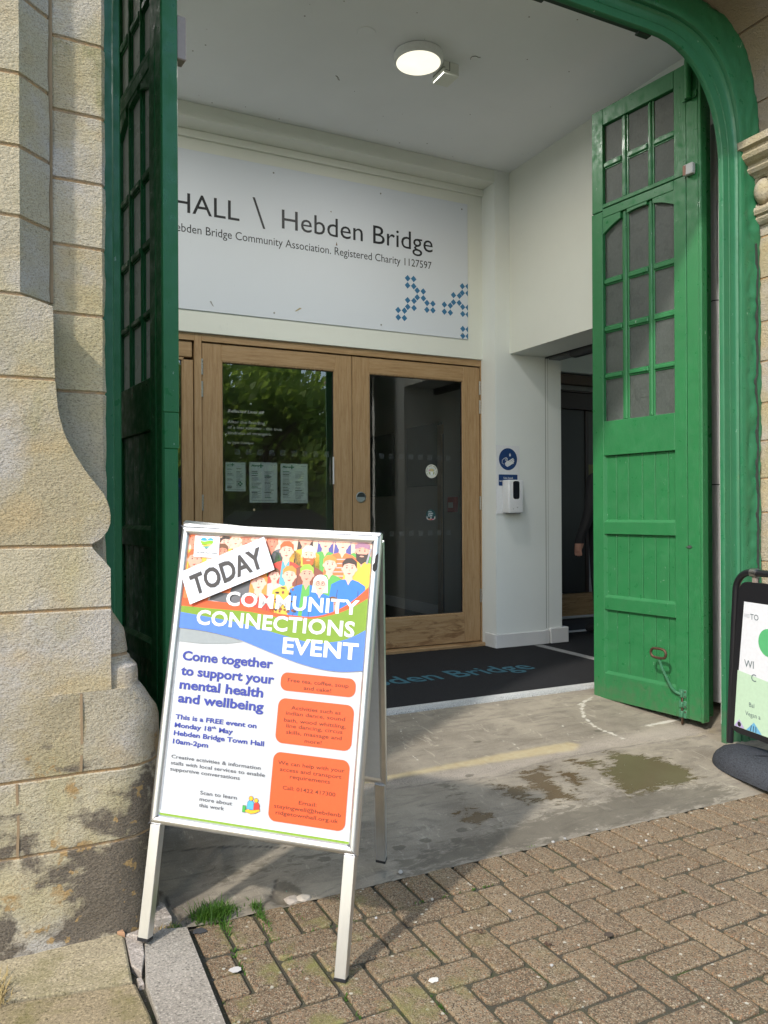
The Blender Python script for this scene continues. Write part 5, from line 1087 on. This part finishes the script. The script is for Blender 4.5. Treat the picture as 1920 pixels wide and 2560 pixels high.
# ------------------------------------------------------------------ person in the passage
def person():
    o_ = thing('person', 'person in a dark coat in the side passage, one hand showing past the green door', 'person', (5.02, 5.62, .13), math.radians(200))
    J = dict(pel=(0, 0, .95), wai=(0, .01, 1.12), che=(0, .02, 1.32), nec=(0, .01, 1.50), hd1=(0, -.01, 1.60), hd2=(0, -.01, 1.70))
    V = []; E_ = []; Rr = []; ix = {}
    def v(name, p, r, par=None):
        ix[name] = len(V); V.append(p); Rr.append(r)
        if par: E_.append((ix[par], ix[name]))
    v('pel', J['pel'], (.17, .12)); v('wai', J['wai'], (.165, .115), 'pel'); v('che', J['che'], (.185, .125), 'wai'); v('nec', J['nec'], (.055, .055), 'che'); v('hd1', J['hd1'], (.075, .09), 'nec'); v('hd2', J['hd2'], (.07, .085), 'hd1')
    for s, n in ((1, 'l'), (-1, 'r')):
        v('sh'+n, (s*.20, .01, 1.41), (.07, .07), 'che'); v('el'+n, (s*.285, .02, 1.12), (.055, .055), 'sh'+n); v('wr'+n, (s*.33, -.06, .86), (.045, .042), 'el'+n); v('pa'+n, (s*.333, -.075, .80), (.034, .02), 'wr'+n)
        for k in range(4): v('f%d%s' % (k, n), (s*(.325+.004*k), -.105+.021*k, .755), (.0105, .0105), 'pa'+n); v('g%d%s' % (k, n), (s*(.318+.004*k), -.10+.02*k, .715+.006*abs(k-1.5)), (.0085, .0085), 'f%d%s' % (k, n))
        v('th'+n, (s*.318, -.108, .79), (.011, .011), 'pa'+n); v('ti'+n, (s*.305, -.118, .755), (.009, .009), 'th'+n)
        v('hi'+n, (s*.095, 0, .86), (.095, .10), 'pel'); v('kn'+n, (s*.10, -.01, .49), (.062, .065), 'hi'+n); v('an'+n, (s*.105, .02, .09), (.042, .05), 'kn'+n); v('to'+n, (s*.115, -.13, .04), (.04, .032), 'an'+n)
    me = bpy.data.meshes.new('body'); me.from_pydata(V, E_, []); b = bpy.data.objects.new('body', me); COL.objects.link(b); b.parent = o_
    b.modifiers.new('Skin', 'SKIN'); b.modifiers.new('Sub', 'SUBSURF').levels = 2; b.modifiers['Sub'].render_levels = 2
    if not me.skin_vertices: bpy.context.view_layer.update()
    for i, r in enumerate(Rr): me.skin_vertices[0].data[i].radius = r
    me.skin_vertices[0].data[0].use_root = True
    m = NT('coat_and_skin'); tc = m.n('ShaderNodeTexCoord'); sp = m.n('ShaderNodeSeparateXYZ'); m.l(tc.outputs['Object'], sp.inputs[0])
    hd = m.mask(sp.outputs[2], 1.52, 1.53); ax = m.mask(m.math('ABSOLUTE', sp.outputs[0]), .25, .26); lo = m.mask(sp.outputs[2], .84, .83)
    sk = m.math('MAXIMUM', hd, m.math('MULTIPLY', ax, lo)); m.col(m.mix(sk, (.010, .010, .012), (.42, .22, .16))); me.materials.append(m.set(.8))
    mb = MB(); mb.lathe([(.0, .13), (.06, .115), (.092, .06), (.097, 0), (.09, -.07)], flat((.05, .04, .035), .7), (0, .012, 1.68), 20); mb.build('hair', o_)
person()
# ------------------------------------------------------------------ small things on the ground
def small():
    GR = m_leaf('grass_blade', (.028, .085, .010), (.10, .20, .03)); DR = flat((.30, .22, .09), .9); rr = random.Random(12)
    def blades(mb, x, y, z, n, sx, sy, h0, h1, mat=GR, lean=1.0):
        for k in range(n):
            bx, by = x+rr.gauss(0, sx), y+rr.gauss(0, sy); a = rr.uniform(0, 6.28); h = rr.uniform(h0, h1); w = rr.uniform(.0011, .0021); l = h*rr.uniform(.15, lean)
            d = Vector((math.cos(a), math.sin(a), 0)); s = Vector((-d.y, d.x, 0))*w; V = []
            for q, ww in ((0, 1), (.4, .9), (.75, .6), (1, .05)): c = Vector((bx, by, z))+d*l*q*q+Vector((0, 0, h*(q-.15*q*q*lean))); V += [(c-s*ww)[:], (c+s*ww)[:]]
            mb.add(V, [(0, 1, 3, 2), (2, 3, 5, 4), (4, 5, 7, 6)], mat, None, True, tint=rr.random())
    mb = MB(); blades(mb, .575, 2.43, -.004, 230, .022, .018, .02, .062); blades(mb, .615, 2.43, -.004, 260, .022, .02, .02, .055); blades(mb, .66, 2.44, -.004, 70, .018, .008, .012, .03); blades(mb, .618, 2.36, -.006, 60, .01, .03, .012, .035); tag(mb.build('grass_tuft'), 'thick bright green grass tuft at the slab corner between the A-board legs', 'grass')
    mb = MB(); blades(mb, .738, 2.425, -.004, 60, .010, .012, .014, .032); blades(mb, .735, 2.36, -.006, 110, .006, .04, .012, .03); tag(mb.build('grass_tuft'), 'smaller grass tuft growing along the joint right of the thick tuft', 'grass')
    mb = MB(); blades(mb, .475, 2.405, 0, 40, .015, .008, .01, .03); blades(mb, .455, 2.412, 0, 40, .02, .008, .01, .03, DR, .9); tag(mb.build('grass_tuft'), 'little clump of dry yellowed grass at the corner of the grey kerb stone', 'grass')
    mb = MB(); blades(mb, .008, 2.24, .02, 60, .012, .035, .01, .05, DR, 1.2); tag(mb.build('grass_tuft'), 'wisp of dead brown grass on the flagstone at the left picture edge', 'grass')
    mb = MB()
    for x, y0, y1 in ((.735, 1.95, 2.3), (.605, 2.0, 2.34), (.84, 2.26, 2.4), (.525, 1.3, 2.0), (.81, 1.75, 1.9), (1.01, 1.66, 1.79), (.99, 2.24, 2.4)):
        for k in range(int((y1-y0)*60)): blades(mb, x+rr.gauss(0, .003), rr.uniform(y0, y1), -.006, 3, .003, .006, .004, .014)
    for x0, x1, y in ((1.2, 1.5, 2.225), (1.66, 1.9, 2.408), (.6, 1.0, 2.222)):
        for k in range(int((x1-x0)*50)): blades(mb, rr.uniform(x0, x1), y+rr.gauss(0, .003), -.005, 3, .005, .003, .003, .010)
    o = mb.build('joint_moss'); o['kind'] = 'stuff'
    def pebble(x, y, z, r, c, label, fl=.6, cat='pebble', name='pebble', group=None):
        bm = bmesh.new(); bmesh.ops.create_icosphere(bm, subdivisions=2, radius=r)
        for v in bm.verts: n_ = noise.noise(v.co*(1.3/r)+Vector((x*9, y*9, 0)))*.35; v.co *= 1+n_; v.co.z *= fl
        m = MB(); m.add([v.co[:] for v in bm.verts], [[v.index for v in f.verts] for f in bm.faces], flat(c, .8)); bm.free()
        o = m.build(name, None, (x, y, z+r*fl*.5)); o.rotation_euler = (0, 0, rr.uniform(0, 6)); tag(o, label, cat, group)
    G = 'small pebbles on the paving'
    for x, y, z, r, l in [(1.44, 1.985+.06, 0, .0075, 'white pebble alone in the middle of a paver, below the puddle'), (1.885, 2.395, .002, .008, 'round pale pebble at the slab edge, left of a pair'), (1.945, 2.40, .002, .007, 'round pale pebble at the slab edge, right of a pair'), (2.21, 2.25, 0, .0065, 'small pebble on the soldier course towards the right'), (1.255, 2.43, .004, .010, 'glassy pebble beside the rear foot of the A-board'), (1.37, 1.75, 0, .006, 'grey pebble in a paver joint near the bottom right'), (1.05, 2.20, -.002, .006, 'whitish pebble in the joint behind the right A-board leg'), (2.11, 2.41, .003, .006, 'tiny grey pebble where the slab meets the soldier bricks')]: pebble(x, y, z, r*.8, (.36, .345, .32), l, .75, group=G)
    pebble(.86, 2.43, -.008, .026, (.36, .31, .26), 'flat pinkish stone chip in the hole at the slab edge, nearer the grass', .35, 'stone chip', 'stone_chip'); pebble(.895, 2.418, -.004, .024, (.40, .35, .29), 'pale stone chip filling the broken slab edge, further from the grass', .4, 'stone chip', 'stone_chip')
    mb = MB(); mb.box(-.006, .006, -.013, .013, 0, .004, flat((.06, .22, .15), .4), .001); o = mb.build('litter_scrap', None, (.865, 2.50, -.004)); tag(o, 'tiny green scrap of packaging in the slab crack', 'litter')
    def spot(x, y, r, c, label, name, cat, group=None):
        P = [(r*(1+.35*noise.noise(Vector((math.cos(a)*2, math.sin(a)*2, x*31))))*math.cos(a), r*.8*(1+.35*noise.noise(Vector((math.cos(a)*2, math.sin(a)*2, x*31))))*math.sin(a)) for a in np.linspace(0, 2*math.pi, 25)[:-1]]
        m = MB(); m.prism(P, 0, .0012, flat(c, .9), axis='z'); o = m.build(name, None, (x, y, .0022)); tag(o, label, cat, group)
    spot(.545, 2.365, .020, (.05, .05, .052), 'dark round gum spot on the paver beside the grass', 'gum_spot', 'gum'); spot(.585, 2.12, .016, (.52, .49, .45), 'whitish splatter on the paver next to the grey kerb', 'gum_spot', 'gum'); spot(1.045, 1.835, .014, (.66, .63, .55), 'cream gum spot on a paver right of the A-board leg', 'gum_spot', 'gum'); spot(1.62, 1.80, .015, (.07, .05, .035), 'dark brown blot on a paver at the lower right', 'gum_spot', 'gum')
    def deadleaf(x, y, s, label):
        mb = MB()
        for k in range(7): a = rr.uniform(0, 6.3); mb.add([(0, 0, .002), (s*math.cos(a), s*math.sin(a), rr.uniform(.001, .008)), (s*.9*math.cos(a+.5), s*.9*math.sin(a+.5), rr.uniform(.001, .008))], [(0, 1, 2)], flat((.07, .04, .025), .9))
        tag(mb.build('dead_leaf', None, (x, y, .002)), label, 'leaf')
    deadleaf(1.29, 1.975, .012, 'crumpled brown leaf scrap in a paver joint mid-way across'); deadleaf(1.42, 1.83, .016, 'crumpled brown leaf scrap on the pavers at the lower right')
small()
# ------------------------------------------------------------------ across the street (seen mirrored in the oak door glass)
def trees():
    LM = m_leaf('tree_leaf', (.10, .17, .03), (.26, .36, .07)); BK = flat((.07, .05, .035), .95)
    spots = [(4.5, -13, 5.6, 2.3), (8.2, -14.5, 6.6, 2.8), (12.2, -13, 6.0, 2.6), (6.5, -19, 7.2, 3.2), (11, -20, 8.2, 3.5), (16, -17, 7, 3), (1.5, -18, 6.6, 2.8)]
    names = ['leafy tree nearest the bend opposite the entrance', 'tall leafy tree opposite, mirrored in the middle of the oak door glass', 'leafy tree further along the street to the right', 'tall tree in the back row behind the nearest one', 'tallest back-row tree across the street', 'back-row tree at the far right end', 'back-row tree at the left end of the group']
    for k, (x, y, h, r) in enumerate(spots):
        t = thing('street_tree', names[k], 'tree', (x, y, -.09), 0, 'trees across the street'); rr = random.Random(50+k)
        mb = MB(); mb.tube([(0, 0, 0), (.05, .02, h*.25), (.0, .1, h*.5), (.1, 0, h*.8)], [.2, .16, .11, .03], BK, 8)
        for q in range(9):
            a = rr.uniform(0, 6.28); z = h*rr.uniform(.22, .6); mb.tube([(0, 0, z), (math.cos(a)*r*.4, math.sin(a)*r*.4, z+r*.25), (math.cos(a)*r*.85, math.sin(a)*r*.85, z+r*.45)], [.07, .045, .015], BK, 6)
        mb.build('trunk', t)
        cl = [(Vector((rr.gauss(0, .5), rr.gauss(0, .5), 0))*r+Vector((0, 0, h*rr.uniform(.14, .9))), r*rr.uniform(.22, .42)) for q in range(60)]
        V = []; F = []; T = []
        for c, cr in cl:
            tint = rr.random()
            for q in range(90):
                d = Vector((rr.gauss(0, 1), rr.gauss(0, 1), rr.gauss(0, .8))).normalized()*cr*rr.uniform(.5, 1.05); p = c+d; s = rr.uniform(.12, .24)
                n_ = Vector((rr.gauss(0, 1), rr.gauss(0, 1), rr.gauss(0, 1)+.4)).normalized(); a = n_.orthogonal().normalized()*s; b = n_.cross(a)*.6; i = len(V)
                V += [(p-a)[:], (p-b)[:], (p+a)[:], (p+b)[:]]; F.append((i, i+1, i+2, i+3)); T.append(min(1, max(0, tint*.6+rr.random()*.4)))
        m = MB(); m.add(V, F, LM, tint=T); m.build('crown', t)
    mb = MB(); mb.box(-8, 24, -10.9, -10.5, -.09, 1.05, STONE2, tint=.3, joint=0., soot=0., lichen=.6); tag(mb.build('street_wall'), 'low stone wall across the street in front of the trees', 'wall')
    t = thing('parked_car', 'dark parked car across the street, mirrored low in the oak door glass', 'car', (5.6, -5.6, -.09), 0); BD = flat((.02, .022, .028), .2, .6); GL = flat((.03, .04, .05), .08, .8)
    side = [(-2.1, .35), (-2.15, .62), (-2.0, .85), (-1.25, .95), (-.65, 1.38), (.55, 1.42), (1.35, .98), (2.0, .88), (2.12, .6), (2.08, .33)]
    mb = MB(); mb.prism(side, -.85, .85, BD); mb.build('body', t)
    for nm, q in (('windscreen', [(-1.2, .97), (-.68, 1.36), (-.62, 1.36), (-1.1, .97)]),): pass
    mb = MB(); mb.prism([(-1.12, .97), (-.62, 1.33), (.5, 1.36), (1.15, .99)], -.856, .856, GL); mb.build('window', t)
    for sx in (-1.35, 1.3):
        for y in (-.86, .66):
            mb = MB(); mb.lathe([(.0, 0), (.2, 0), (.32, .02), (.33, .1), (.32, .19), (.2, .2), (0, .2)], DARK, n=24, M=Matrix.Translation((sx, y+.2, .33)) @ Matrix.Rotation(math.pi/2, 4, 'X')); mb.build('wheel', t)
trees()
